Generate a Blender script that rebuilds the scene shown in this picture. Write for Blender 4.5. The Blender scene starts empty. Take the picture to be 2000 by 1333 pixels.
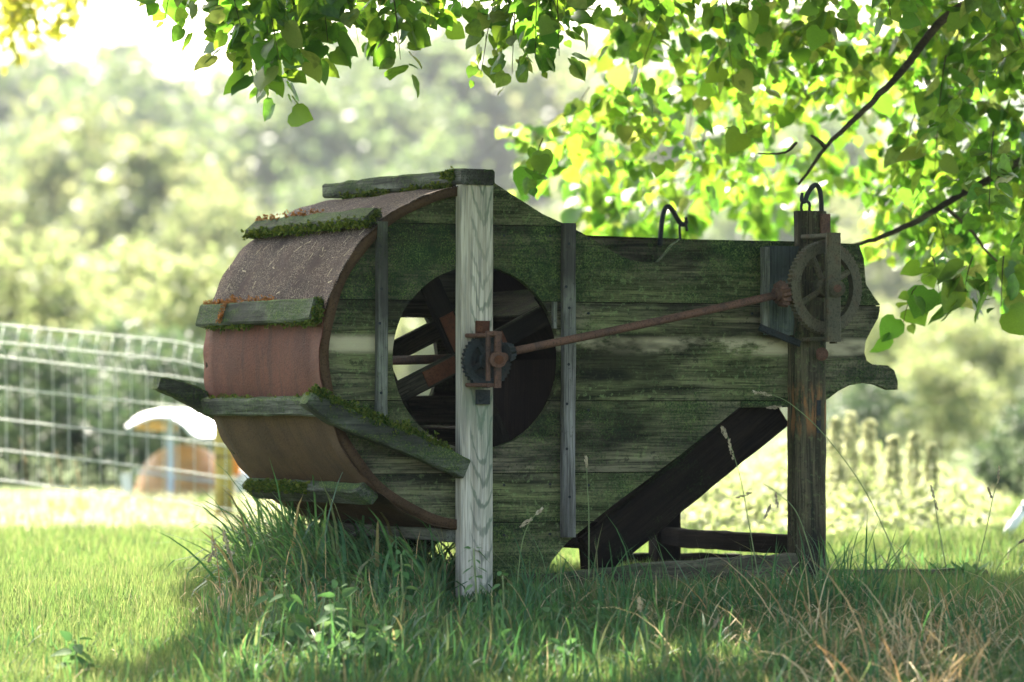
import bpy, bmesh, math, random
import numpy as np
from mathutils import Vector, Matrix

random.seed(7)
rng = np.random.default_rng(11)
S = bpy.context.scene
COL = S.collection
R_ = math.radians

# ------------------------------------------------------------------ camera
TH = R_(25.0)                       # the machine is turned 25 degrees to the view
FPX, D0, HOR = 8149.0, 12.0, 800.0  # focal length in px of the 2000 px photo, distance, horizon row
FW = Vector((math.sin(TH), math.cos(TH), 0))
RT = Vector((math.cos(TH), -math.sin(TH), 0))
UP = Vector((0, 0, 1))
CAMZ = 0.552
CAM = -D0 * FW + (68.0 / FPX * D0) * RT
CAM.z = CAMZ


def ray(u, v):
    return FW + RT * ((u - 1000.0) / FPX) + UP * ((HOR - v) / FPX)


def P(u, v, y=0.0):                 # point seen at (u, v) on the plane y = const of the machine
    d = ray(u, v)
    return CAM + d * ((y - CAM.y) / d.y)


def A(u, v, depth):                 # point seen at (u, v), depth metres away
    return CAM + ray(u, v) * depth


def W(r, depth, z):                 # r metres to the right, depth metres away, height z
    p = CAM + RT * r + FW * depth
    p.z = z
    return p


def proj(p):
    d = p - np.array(CAM)
    dep = d @ np.array(FW)
    return 1000 + FPX * (d @ np.array(RT)) / dep, HOR - FPX * d[..., 2] / dep, dep


cd = bpy.data.cameras.new("camera")
cam = bpy.data.objects.new("camera", cd)
COL.objects.link(cam)
cd.sensor_width = 36.0
cd.lens = FPX / 2000.0 * 36.0
cd.shift_y = (HOR - 666.5) / 2000.0
cam.location = CAM
cam.rotation_euler = (math.pi / 2, 0, -TH)
cd.clip_end = 2000
cd.dof.use_dof = True
cd.dof.focus_distance = 11.95
cd.dof.aperture_fstop = 3.3
S.camera = cam

# ------------------------------------------------------------------ sky, sun, exposure
SUN_EL, SUN_AZ = R_(46), TH + R_(-14)     # azimuth from +Y towards +X: behind the scene, a little left
SUN = Vector((math.sin(SUN_AZ) * math.cos(SUN_EL), math.cos(SUN_AZ) * math.cos(SUN_EL), math.sin(SUN_EL)))
world = bpy.data.worlds.new("World")
S.world = world
world.use_nodes = True
wn = world.node_tree.nodes
bg = wn["Background"]
sky = wn.new("ShaderNodeTexSky")
sky.sky_type = 'NISHITA'
sky.sun_disc = False
sky.sun_elevation = SUN_EL
sky.sun_rotation = SUN_AZ
sky.air_density = 1.2
sky.dust_density = 4.0
sky.ozone_density = 0.6
world.node_tree.links.new(sky.outputs[0], bg.inputs[0])
bg.inputs[1].default_value = 0.12
sl = bpy.data.lights.new("sun", 'SUN')
sl.energy = 4.6
sl.angle = R_(0.5)
sl.color = (1.0, 0.92, 0.79)
so = bpy.data.objects.new("sun", sl)
COL.objects.link(so)
so.rotation_euler = (-SUN).to_track_quat('-Z', 'Y').to_euler()
S.view_settings.view_transform = 'Standard'
S.view_settings.look = 'None'
S.view_settings.gamma = 1
S.view_settings.use_curve_mapping = False
S.view_settings.exposure = 2.95
S.cycles.use_denoising = True
S.cycles.max_bounces = 8
S.cycles.transmission_bounces = 6
S.cycles.volume_bounces = 0
S.cycles.sample_clamp_indirect = 6


# ------------------------------------------------------------------ helpers
def wm(o):
    m = o.matrix_basis.copy()
    if o.parent:
        m = wm(o.parent) @ o.matrix_parent_inverse @ m
    return m


def adopt(o, parent):
    if parent is not None:
        o.parent = parent
        o.matrix_parent_inverse = wm(parent).inverted()


def tag(o, label=None, cat=None, group=None, kind=None):
    if label: o["label"] = label
    if cat: o["category"] = cat
    if group: o["group"] = group
    if kind: o["kind"] = kind
    return o


def empty(name, loc, label, cat, group=None):
    o = bpy.data.objects.new(name, None)
    o.empty_display_size = 0.1
    COL.objects.link(o)
    o.location = loc
    return tag(o, label, cat, group)


def obj(name, me, mat, parent=None, M=None):
    o = bpy.data.objects.new(name, me)
    if mat is not None and not me.materials:
        me.materials.append(mat)
    COL.objects.link(o)
    if M is not None:
        o.matrix_basis = M
    adopt(o, parent)
    return o


def mesh_np(name, v, tris=None, quads=None, smooth=False):
    me = bpy.data.meshes.new(name)
    v = np.asarray(v, dtype=np.float32)
    parts, starts, n = [], [], 0
    for f, k in ((tris, 3), (quads, 4)):
        if f is not None and len(f):
            f = np.asarray(f, dtype=np.int32)
            parts.append(f.ravel())
            starts.append(n + np.arange(len(f), dtype=np.int32) * k)
            n += f.size
    loops = np.concatenate(parts)
    st = np.concatenate(starts)
    me.vertices.add(len(v))
    me.vertices.foreach_set("co", v.ravel())
    me.loops.add(len(loops))
    me.loops.foreach_set("vertex_index", loops)
    me.polygons.add(len(st))
    me.polygons.foreach_set("loop_start", st)
    if smooth:
        me.polygons.foreach_set("use_smooth", np.ones(len(st), dtype=bool))
    me.update(calc_edges=True)
    return me


def bm_mesh(name, bm, smooth=False):
    me = bpy.data.meshes.new(name)
    bmesh.ops.recalc_face_normals(bm, faces=bm.faces)
    bm.to_mesh(me)
    bm.free()
    if smooth:
        for p in me.polygons: p.use_smooth = True
    return me


def frame(p0, p1, side):
    x = (p1 - p0).normalized()
    z = x.cross(side).normalized()
    y = z.cross(x).normalized()
    M = Matrix((x, y, z)).transposed().to_4x4()
    M.translation = p0
    return M


def sweep_mesh(name, secs, closed_caps=True, smooth=False):
    bm = bmesh.new()
    rings = [[bm.verts.new(p) for p in s] for s in secs]
    n = len(rings[0])
    for a, b in zip(rings[:-1], rings[1:]):
        for i in range(n):
            f = bm.faces.new((a[i], a[(i + 1) % n], b[(i + 1) % n], b[i]))
            f.smooth = smooth
    if closed_caps:
        bm.faces.new(rings[0][::-1])
        bm.faces.new(rings[-1])
    me = bm_mesh(name, bm)
    if smooth:
        for p in me.polygons: p.use_smooth = len(p.vertices) == 4
    return me


def beam(name, p0, p1, w, t, mat, parent, side=Vector((0, 1, 0)), jit=0.0015, ch=0.004, bow=0.0, seg=0.06):
    """a board from p0 to p1: w wide along the side axis, t thick; worn chamfered edges"""
    L = (p1 - p0).length
    M = frame(p0, p1, side)
    n = max(2, int(L / seg))
    ch = min(ch, 0.3 * t, 0.3 * w)
    secs = []
    for i in range(n + 1):
        s = i / n
        hw, ht = w / 2, t / 2
        b = bow * math.sin(math.pi * s)
        j = lambda: random.uniform(-jit, jit)
        e = ch + abs(j())
        pts = [(hw - e, -ht), (hw, -ht + e), (hw, ht - e), (hw - e, ht), (-hw + e, ht), (-hw, ht - e), (-hw, -ht + e), (-hw + e, -ht)]
        dy, dz = j(), j() + b
        secs.append([(s * L, y + dy + j() * .5, z + dz + j() * .5) for y, z in pts])
    return obj(name, sweep_mesh(name, secs), mat, parent, M)


def tube(name, pts, rad, mat, parent=None, n=8, smooth=True):
    pts = [Vector(p) for p in pts]
    if not hasattr(rad, "__len__"): rad = [rad] * len(pts)
    secs, ref = [], None
    for i, p in enumerate(pts):
        d = (pts[min(i + 1, len(pts) - 1)] - pts[max(i - 1, 0)]).normalized()
        if ref is None:
            ref = d.orthogonal().normalized()
        ref = (ref - d * ref.dot(d)).normalized()
        b = d.cross(ref)
        secs.append([p + (ref * math.cos(2 * math.pi * k / n) + b * math.sin(2 * math.pi * k / n)) * rad[i] for k in range(n)])
    return obj(name, sweep_mesh(name, secs, True, smooth), mat, parent)


def smooth_path(pts, k=6):
    pts = [Vector(p) for p in pts]
    out = []
    for i in range(len(pts) - 1):
        p0, p1, p2, p3 = pts[max(i - 1, 0)], pts[i], pts[i + 1], pts[min(i + 2, len(pts) - 1)]
        for j in range(k):
            t = j / k
            out.append(0.5 * ((2 * p1) + (p2 - p0) * t + (2 * p0 - 5 * p1 + 4 * p2 - p3) * t * t + (3 * p1 - p0 - 3 * p2 + p3) * t ** 3))
    out.append(pts[-1])
    return out


def scatter(tv, tf, pos, rot, sc):
    """copies of a little template joined into arrays"""
    tv = np.asarray(tv); tf = np.asarray(tf)
    N = len(pos)
    v = np.einsum('nij,kj->nki', rot, tv) * np.asarray(sc)[:, None, None] + np.asarray(pos)[:, None, :]
    f = tf[None] + (np.arange(N) * len(tv))[:, None, None]
    return v.reshape(-1, 3), f.reshape(-1, tf.shape[1])


def rots(tip, nrm):
    tip = tip / np.linalg.norm(tip, axis=1, keepdims=True)
    x = np.cross(tip, nrm)
    x /= np.linalg.norm(x, axis=1, keepdims=True) + 1e-9
    z = np.cross(x, tip)
    return np.stack([x, tip, z], axis=2)


def rand_dirs(n):
    d = rng.normal(size=(n, 3))
    return d / np.linalg.norm(d, axis=1, keepdims=True)


def blades(pos, h, w, lean, curve, segs=3, az=None):
    """grass blades: arrays of base points, heights, widths, lean and curl -> verts, tris, quads"""
    N = len(pos)
    if az is None: az = rng.uniform(0, 2 * np.pi, N)
    d = np.stack([np.cos(az), np.sin(az), np.zeros(N)], 1)
    sa = az + np.pi / 2 + rng.normal(0, .6, N)
    s = np.stack([np.cos(sa), np.sin(sa), np.zeros(N)], 1)
    vs = []
    c = pos.copy()
    for i in range(segs + 1):
        t = i / segs
        if i:
            th = lean + 1.35 * curve * (t - .5 / segs) ** 1.3
            c = c + (d * np.sin(th)[:, None] + np.array([0, 0, 1.0]) * np.cos(th)[:, None]) * (h / segs)[:, None]
        if i == segs:
            vs.append(c)
        else:
            ww = (w * (1 - 0.75 * t ** 1.5))[:, None] * 0.5
            vs += [c - s * ww, c + s * ww]
    k = 2 * segs + 1
    v = np.stack(vs, 1).reshape(-1, 3)
    b = (np.arange(N) * k)[:, None]
    q = np.concatenate([b + np.array([2 * i, 2 * i + 1, 2 * i + 3, 2 * i + 2]) for i in range(segs - 1)], 0) if segs > 1 else None
    t = b + np.array([2 * segs - 2, 2 * segs - 1, 2 * segs])
    return v, t, q


class Stack:
    """collects arrays from blades / scatter and makes one mesh"""
    def __init__(s): s.v, s.t, s.q, s.n = [], [], [], 0
    def add(s, v, t=None, q=None):
        s.v.append(v)
        if t is not None and len(t): s.t.append(np.asarray(t) + s.n)
        if q is not None and len(q): s.q.append(np.asarray(q) + s.n)
        s.n += len(v)
    def mesh(s, name, smooth=False):
        return mesh_np(name, np.concatenate(s.v), np.concatenate(s.t) if s.t else None, np.concatenate(s.q) if s.q else None, smooth)


# ------------------------------------------------------------------ materials
class G:
    def __init__(s, name):
        s.m = bpy.data.materials.new(name)
        s.m.use_nodes = True
        s.nt = s.m.node_tree
        s.nt.nodes.clear()
        s.out = s.nt.nodes.new("ShaderNodeOutputMaterial")
    def n(s, typ, ins=None, out=0, **props):
        nd = s.nt.nodes.new("ShaderNode" + typ)
        for k, v in props.items(): setattr(nd, k, v)
        for k, v in (ins or {}).items():
            sk = nd.inputs[k]
            if isinstance(v, bpy.types.NodeSocket): s.nt.links.new(v, sk)
            else: sk.default_value = v
        return nd.outputs[out]
    def math(s, op, a, b=0.0, c=None):
        d = {0: a, 1: b}
        if c is not None: d[2] = c
        return s.n("Math", d, operation=op)
    def mix(s, f, a, b, blend='MIX'):
        nd = s.nt.nodes.new("ShaderNodeMix")
        nd.data_type = 'RGBA'; nd.blend_type = blend
        for i, v in ((0, f), (6, a), (7, b)):
            if isinstance(v, bpy.types.NodeSocket): s.nt.links.new(v, nd.inputs[i])
            elif i == 0: nd.inputs[0].default_value = v
            else: nd.inputs[i].default_value = (*v, 1)
        return nd.outputs[2]
    def ramp(s, x, lo, hi, a=0.0, b=1.0):
        return s.n("MapRange", {0: x, 1: lo, 2: hi, 3: a, 4: b}, interpolation_type='SMOOTHSTEP')
    def noise(s, vec, scale, detail=4, rough=.6, dist=0.0):
        return s.n("TexNoise", {"Vector": vec, "Scale": scale, "Detail": detail, "Roughness": rough, "Distortion": dist})
    def scale(s, vec, xyz):
        return s.n("VectorMath", {0: vec, 1: xyz}, operation='MULTIPLY')
    def coords(s, k=23.0):
        tc = s.nt.nodes.new("ShaderNodeTexCoord").outputs["Object"]
        rnd = s.nt.nodes.new("ShaderNodeObjectInfo").outputs["Random"]
        off = s.n("CombineXYZ", {0: s.math('MULTIPLY', rnd, k), 1: s.math('MULTIPLY', rnd, k * 1.7), 2: s.math('MULTIPLY', rnd, k * .6)})
        return tc, s.n("VectorMath", {0: tc, 1: off}, operation='ADD'), rnd
    def surf(s, col, rough=.8, bump=None, bd=.004, spec=.3, metal=0.0, strength=.8):
        b = s.nt.nodes.new("ShaderNodeBsdfPrincipled")
        for k, v in (("Base Color", col), ("Roughness", rough), ("Metallic", metal), ("Specular IOR Level", spec)):
            if isinstance(v, bpy.types.NodeSocket): s.nt.links.new(v, b.inputs[k])
            elif k == "Base Color": b.inputs[k].default_value = (*v, 1)
            else: b.inputs[k].default_value = v
        if bump is not None:
            nb = s.n("Bump", {"Height": bump, "Distance": bd, "Strength": strength})
            s.nt.links.new(nb, b.inputs["Normal"])
        s.nt.links.new(b.outputs[0], s.out.inputs[0])
        return s.m


def wood(name, dark, light, moss, mdark=(.012, .034, .014), mlight=(.085, .125, .028), streak=None, mstretch=(2.2, 4.2, 4.2), upmoss=.18, patch=None, film=.35, spec=.12):
    g = G(name)
    tc, co, rnd = g.coords()
    gr = g.noise(g.scale(co, (2.2, 21, 21)), 1.0, 9, .66, .8)
    fib = g.noise(g.scale(co, (6, 210, 210)), 1.0, 4, .6)
    col = g.mix(g.ramp(gr, .30, .76), dark, light)
    col = g.mix(g.ramp(fib, .30, .60, 0, .65), (.018, .017, .014), col) if False else g.mix(g.ramp(fib, .55, .32, 0, .75), col, tuple(c * .35 for c in dark))
    crack = g.noise(g.scale(co, (1.0, 45, 45)), 1.0, 3, .5, .3)
    cm = g.ramp(crack, .29, .23)
    col = g.mix(cm, col, (.008, .008, .007))
    al = g.math('MULTIPLY', g.ramp(g.noise(g.scale(co, (1.5, 3, 3)), 1.0, 5, .6), .34, .58), film)
    col = g.mix(al, col, (.62, .86, .42), 'MULTIPLY')
    sp2 = g.math('MULTIPLY', g.ramp(g.noise(co, 70, 3, .65), .54, .66), g.math('MULTIPLY', al, .8))
    col = g.mix(sp2, col, (.17, .23, .085))
    sp3 = g.ramp(g.noise(co, 48, 4, .7), .42, .32, 0, .6)
    col = g.mix(sp3, col, tuple(c * .6 for c in dark))
    sep = g.n("SeparateXYZ", {0: tc}, 2)
    blot = g.noise(g.scale(co, mstretch), 1.0, 7, .66, .3)
    if streak:
        for z0, hw, k in streak:
            d = g.math('ABSOLUTE', g.math('SUBTRACT', sep, z0))
            pm = g.math('MULTIPLY', g.ramp(d, hw, hw * .35), g.ramp(g.noise(g.scale(co, (3.5, 1, 8)), 1.0, 6, .65), .40, .50))
            blot = g.math('SUBTRACT', blot, g.math('MULTIPLY', pm, k))
            col = g.mix(g.math('MULTIPLY', pm, .75), col, tuple(min(1, c * 1.9) for c in light))
    sp = g.noise(co, 120, 3, .7)
    nz = g.n("SeparateXYZ", {0: g.nt.nodes.new("ShaderNodeNewGeometry").outputs["Normal"]}, 2)
    mk = g.math('ADD', g.math('ADD', blot, g.math('MULTIPLY', g.math('SUBTRACT', sp, .5), .55)), g.math('MULTIPLY', g.math('MAXIMUM', nz, 0.0), upmoss))
    mask = g.ramp(mk, .95 - moss, 1.20 - moss)
    mc = g.mix(g.math('MULTIPLY', g.ramp(g.noise(co, 210, 3, .7), .40, .70), g.ramp(g.noise(co, 22, 4, .6), .34, .62, .25, 1.0)), mdark, mlight)
    damp = g.ramp(g.noise(g.scale(co, (1.9, 3, 5)), 1.0, 5, .6), .47, .62, 0, .8)
    col = g.mix(damp, col, tuple(c * .4 for c in dark))
    if patch:
        px_ = g.n("SeparateXYZ", {0: tc}, 0)
        pm = g.math('MULTIPLY', g.ramp(g.math('ABSOLUTE', g.math('SUBTRACT', px_, patch[0])), patch[1], patch[1] * .3), g.ramp(g.noise(g.scale(co, (9, 60, 60)), 1.0, 5, .6), .46, .60))
        col = g.mix(pm, col, patch[2])
    col = g.mix(g.math('MULTIPLY', mask, .86), col, mc)
    h = g.math('ADD', g.math('MULTIPLY', fib, .5), g.math('ADD', g.math('MULTIPLY', gr, .5), g.math('ADD', g.math('MULTIPLY', cm, -.8), g.math('MULTIPLY', g.math('MULTIPLY', mask, sp), 1.6))))
    return g.surf(col, .9, h, .006, spec)


def post_wood(name):
    g = G(name)
    tc, co, rnd = g.coords(0)
    x, z, y = (g.n("SeparateXYZ", {0: tc}, i) for i in (1, 0, 2))
    warp = g.noise(g.scale(tc, (3.2, 12, 12)), 1.0, 5, .6)
    xc = g.math('SUBTRACT', x, -.014)
    v = g.math('ABSOLUTE', xc)
    vv = g.math('MULTIPLY', g.math('POWER', v, 1.35), 6.5)
    ph = g.math('ADD', g.math('SUBTRACT', z, vv), g.math('MULTIPLY', warp, .30))
    band = g.n("Math", {0: g.math('MULTIPLY', ph, 78.0)}, operation='SINE')
    fib = g.noise(g.scale(tc, (7, 260, 260)), 1.0, 4, .6)
    gr = g.noise(g.scale(tc, (2.0, 50, 50)), 1.0, 6, .6, .3)
    col = g.mix(g.ramp(gr, .35, .65), (.29, .25, .19), (.55, .49, .39))
    inside = g.ramp(v, .040, .030)
    bm_ = g.math('MULTIPLY', g.ramp(band, .35, 1.0), g.math('MULTIPLY', inside, g.ramp(g.noise(g.scale(tc, (2.3, 5, 5)), 1.0, 3, .5), .30, .62, .25, .75)))
    col = g.mix(bm_, col, (.085, .115, .075))
    col = g.mix(g.ramp(fib, .52, .34, 0, .6), col, (.10, .10, .09))
    stain = g.ramp(g.noise(g.scale(tc, (2.5, 9, 9)), 1.0, 5, .6), .52, .70, 0, .55)
    col = g.mix(stain, col, (.12, .16, .10))
    crack = g.ramp(g.noise(g.scale(tc, (1.0, 55, 55)), 1.0, 3, .5, .2), .34, .29)
    col = g.mix(crack, col, (.05, .05, .045))
    h = g.math('ADD', g.math('MULTIPLY', fib, .5), g.math('ADD', g.math('MULTIPLY', crack, -1.0), g.math('MULTIPLY', band, .15)))
    return g.surf(col, .85, h, .004, .25)


def rust(name, a, b, c, speck=0.0, speck_col=(.3, .26, .22), rough=.8, streak=True, metal=.0):
    g = G(name)
    tc, co, rnd = g.coords()
    n1 = g.noise(co, 5, 6, .65)
    n2 = g.noise(g.scale(co, (1, 30, 2.0)) if streak else co, 1.6 if streak else 30, 5, .6)
    n3 = g.noise(co, 160, 3, .7)
    col = g.mix(g.ramp(n1, .35, .65), a, b)
    col = g.mix(g.ramp(n2, .50, .70, 0, .7), col, c)
    col = g.mix(g.ramp(n3, .50, .36, 0, .55), col, tuple(x * .4 for x in a))
    h = g.math('ADD', n3, g.math('MULTIPLY', n1, .6))
    if speck:
        sp = g.n("TexVoronoi", {"Vector": g.scale(co, (1, 1, 1)), "Scale": 130.0})
        s2 = g.noise(co, 240, 2, .6)
        big = g.noise(co, 9, 4, .6)
        m = g.math('MULTIPLY', g.ramp(s2, .60 - speck * .12, .66 - speck * .10), g.ramp(big, .30, .55))
        col = g.mix(g.math('MULTIPLY', m, .85), col, speck_col)
        h = g.math('ADD', h, g.math('MULTIPLY', m, 1.2))
    return g.surf(col, rough, h, .003, .12, metal)


def leaf_mat(name, cols, trans, tfac=.5, rough=.5, spec=.35, mscale=45.0, patch=None):
    """cols: shades of the leaf itself, trans: what shines through; one shade per leaf"""
    g = G(name)
    geo = g.nt.nodes.new("ShaderNodeNewGeometry").outputs["Random Per Island"]
    rnd = g.nt.nodes.new("ShaderNodeObjectInfo").outputs["Random"]
    r = g.math('FRACT', g.math('ADD', geo, rnd))
    def rp(cs):
        nd = g.nt.nodes.new("ShaderNodeValToRGB")
        el = nd.color_ramp.elements
        while len(el) < len(cs): el.new(.5)
        for i, c in enumerate(cs):
            el[i].position = i / max(1, len(cs) - 1)
            el[i].color = (*c, 1)
        g.nt.links.new(r, nd.inputs[0])
        return nd.outputs[0]
    tcn = g.nt.nodes.new("ShaderNodeTexCoord").outputs["Object"]
    mott = g.ramp(g.noise(tcn, mscale, 3, .6), .35, .65, .72, 1.12)
    def rpm(cs):
        c = g.mix(1.0, rp(cs), g.n("CombineColor", {0: mott, 1: mott, 2: mott}), 'MULTIPLY')
        if patch:
            pn = g.noise(g.nt.nodes.new("ShaderNodeNewGeometry").outputs["Position"], 2.6, 5, .65)
            c = g.mix(g.ramp(pn, .44, .64, 0, .5), c, patch[0] if cs is cols else patch[1])
        return c
    b = g.nt.nodes.new("ShaderNodeBsdfPrincipled")
    g.nt.links.new(rpm(cols), b.inputs["Base Color"])
    b.inputs["Roughness"].default_value = rough
    b.inputs["Specular IOR Level"].default_value = spec
    t = g.nt.nodes.new("ShaderNodeBsdfTranslucent")
    g.nt.links.new(rpm(trans), t.inputs[0])
    mx = g.nt.nodes.new("ShaderNodeMixShader")
    mx.inputs[0].default_value = tfac
    g.nt.links.new(b.outputs[0], mx.inputs[1])
    g.nt.links.new(t.outputs[0], mx.inputs[2])
    g.nt.links.new(mx.outputs[0], g.out.inputs[0])
    return g.m


def plain(name, col, rough=.6, var=.25, scale=30, metal=0, spec=.4):
    g = G(name)
    tc, co, rnd = g.coords()
    n = g.noise(co, scale, 4, .6)
    c = g.mix(g.ramp(n, .35, .65), tuple(x * (1 - var) for x in col), tuple(min(1, x * (1 + var * .5)) for x in col))
    return g.surf(c, rough, n, .002, spec, metal)


M_plank = wood("mossy plank wood", (.019, .019, .014), (.275, .235, .150), .53, mdark=(.008, .028, .012), mlight=(.15, .22, .05), streak=[(.738, .034, .5)], mstretch=(2.4, 3.2, 3.2), film=.75)
M_plank_shaded = wood("shaded far plank wood", (.012, .011, .008), (.06, .05, .034), .50, spec=.06)  # darker copy of the plank wood, with the inside shade in its colour
M_strip = wood("grey strip wood", (.075, .07, .062), (.27, .255, .23), .33, mstretch=(2, 12, 12))
M_batten = wood("mossy batten wood", (.035, .035, .030), (.17, .165, .14), .50, mstretch=(4, 11, 11), upmoss=.22, mdark=(.02, .05, .012), mlight=(.13, .17, .03))
M_brace = wood("mossy brace wood", (.06, .06, .05), (.20, .19, .16), .50, mstretch=(4, 10, 10), upmoss=.30, mdark=(.03, .06, .015), mlight=(.17, .20, .045))
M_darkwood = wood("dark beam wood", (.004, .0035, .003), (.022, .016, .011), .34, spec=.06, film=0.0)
M_sill = wood("sill wood", (.06, .05, .036), (.20, .165, .12), .42)
M_rpost = wood("worn post wood", (.022, .020, .017), (.15, .115, .07), .40, mstretch=(3, 12, 12), patch=(.60, .10, (.22, .105, .04)))
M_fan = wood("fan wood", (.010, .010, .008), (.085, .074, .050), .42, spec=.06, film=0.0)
M_backboard = wood("grey board wood", (.07, .08, .08), (.20, .22, .215), .33, mstretch=(3, 6, 6))
M_post = post_wood("silver post wood")
M_sheet_low = rust("rusty sheet", (.062, .021, .012), (.100, .033, .018), (.038, .018, .013), rough=.75)
M_sheet_bot = rust("brown rusty sheet", (.050, .029, .015), (.076, .042, .021), (.036, .022, .013), rough=.8)
M_sheet_top = rust("gritty rusty sheet", (.034, .022, .018), (.054, .031, .025), (.028, .021, .019), speck=.75, speck_col=(.22, .175, .13), rough=.9)
M_iron = rust("rusty iron", (.075, .044, .033), (.14, .072, .048), (.055, .04, .033), streak=False, rough=.75)
M_iron_moss = rust("old green iron", (.060, .058, .038), (.11, .095, .058), (.09, .056, .032), streak=False, rough=.7)
M_iron_dark = rust("black iron", (.016, .02, .021), (.03, .036, .036), (.035, .025, .02), streak=False, rough=.6)
M_rustplate = rust("orange rust plate", (.075, .028, .015), (.11, .042, .02), (.05, .024, .015), streak=False, rough=.8)
M_moss = leaf_mat("moss", [(.02, .05, .01), (.06, .10, .016), (.15, .16, .025), (.035, .07, .012)], [(.04, .08, .01), (.14, .17, .02)], .3, .9, .1)
M_lichen = leaf_mat("orange lichen", [(.28, .10, .03), (.38, .16, .05), (.22, .12, .05)], [(.3, .12, .03), (.3, .15, .04)], .2, .9, .1)
M_chaff = leaf_mat("dry chaff", [(.40, .33, .20), (.5, .42, .28), (.28, .22, .15)], [(.3, .25, .15), (.3, .25, .15)], .2, .9, .1)
M_leaf = leaf_mat("linden leaf", [(.030, .085, .012), (.045, .115, .015), (.06, .14, .02), (.04, .10, .014), (.10, .15, .03)],
                  [(.11, .31, .022), (.18, .39, .026), (.31, .46, .032), (.13, .34, .024), (.44, .48, .10)], .5, .45, .4)
M_leaf2 = leaf_mat("yellow leaf", [(.08, .13, .02), (.11, .15, .02), (.13, .14, .02)], [(.45, .50, .04), (.55, .55, .05), (.6, .48, .08)], .55, .5, .3)
M_bark = wood("branch bark", (.05, .038, .028), (.14, .10, .07), .30)
M_treeleaf = leaf_mat("tree leaf", [(.05, .09, .03), (.075, .12, .035), (.10, .14, .05), (.06, .11, .035)], [(.19, .26, .085), (.28, .33, .12), (.40, .41, .19), (.23, .29, .10)], .5, .5, .35)
M_treeleaf2 = leaf_mat("grey green leaf", [(.04, .075, .04), (.06, .095, .05), (.08, .11, .06)], [(.16, .25, .085), (.22, .31, .10), (.30, .36, .13)], .42, .5, .35)
M_treeleaf3 = leaf_mat("dark leaf", [(.020, .044, .027), (.030, .058, .032), (.040, .070, .036)], [(.06, .11, .05), (.09, .145, .055), (.13, .19, .07)], .38, .5, .35)
M_grass = leaf_mat("grass blade", [(.028, .095, .030), (.045, .12, .034), (.065, .14, .038), (.035, .11, .036), (.13, .14, .055)], [(.10, .20, .045), (.15, .25, .055), (.24, .31, .08), (.12, .22, .05), (.36, .34, .15)], .4, .6, .15, patch=((.11, .14, .045), (.26, .31, .09)))
M_longgrass = leaf_mat("long grass blade", [(.024, .080, .034), (.040, .105, .042), (.06, .13, .045), (.030, .092, .040), (.16, .14, .06)], [(.07, .20, .05), (.11, .26, .06), (.17, .31, .07), (.09, .22, .06), (.34, .28, .12)], .38, .55, .2)
M_dry = leaf_mat("dry grass", [(.34, .24, .11), (.50, .37, .19), (.62, .50, .29), (.42, .22, .07)], [(.3, .2, .09), (.42, .3, .15), (.5, .4, .22), (.3, .17, .08)], .35, .7, .2)
M_seed = leaf_mat("pale seed grass", [(.45, .42, .28), (.55, .50, .36), (.35, .38, .18), (.60, .54, .42)], [(.55, .52, .3), (.65, .6, .4), (.45, .5, .2), (.7, .62, .45)], .5, .7, .2)
M_meadow = leaf_mat("meadow leaf", [(.10, .14, .05), (.14, .17, .07), (.22, .23, .13)], [(.26, .33, .10), (.34, .40, .15), (.50, .50, .28)], .5, .55, .3)
M_spike = leaf_mat("pale blossom", [(.36, .38, .20), (.44, .44, .28), (.30, .34, .16)], [(.42, .45, .22), (.50, .50, .30), (.42, .44, .22)], .5, .7, .2)
M_nettle = leaf_mat("nettle leaf", [(.06, .14, .045), (.08, .165, .055), (.11, .18, .065)], [(.08, .19, .05), (.11, .23, .06), (.15, .25, .08)], .4, .75, .1)
M_stem = plain("green stem", (.14, .18, .06), .7)
M_wire = plain("galvanised wire", (.52, .54, .48), .5, .1, 20, .1)
M_fpost = plain("yellow fence post wood", (.36, .27, .06), .8, .4, 12)
M_white = plain("white canopy", (.80, .80, .78), .5, .05)
M_lining = plain("beige canopy lining", (.50, .36, .22), .7, .15)
M_bluegrey = plain("pale blue post", (.50, .54, .58), .5, .1)
M_cartbody = plain("orange brown cart body", (.52, .29, .12), .65, .25, 6)
M_orange = plain("orange plastic", (.80, .27, .03), .45, .1)
M_conifer = leaf_mat("conifer needles", [(.012, .035, .025), (.02, .05, .03), (.03, .06, .035)], [(.03, .07, .03), (.05, .09, .04)], .25, .6, .2)

# ------------------------------------------------------------------ the ground, hill and haze
g = G("soil and turf")
tc, co, rnd = g.coords(0)
n1 = g.noise(co, 1.2, 6, .6); n2 = g.noise(co, 30, 5, .65)
c = g.mix(g.ramp(n1, .35, .65), (.045, .075, .018), (.075, .105, .028))
c = g.mix(g.ramp(n2, .5, .7, 0, .7), c, (.05, .038, .022))
M_ground = g.surf(c, .95, n2, .02, .1)


def ground_h(x, y):
    d = (x - CAM.x) * FW.x + (y - CAM.y) * FW.y
    e = 11.7 - d                              # the ground falls away towards the camera
    bank = -.105 * .5 * (np.sqrt(e * e + .04) + e)
    return np.maximum(bank, -1.9) + 0.008 * np.sin(x * 2.1 + 1.0) + 0.008 * np.sin(y * 1.7 + x * .6)


def near(d):                                  # squeezes foreground distances onto the bank
    return np.where(d < 11.7, 11.7 - (11.7 - d) * .48, d)


def gz(p):
    p = np.asarray(p)
    return ground_h(p[..., 0], p[..., 1])


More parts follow.
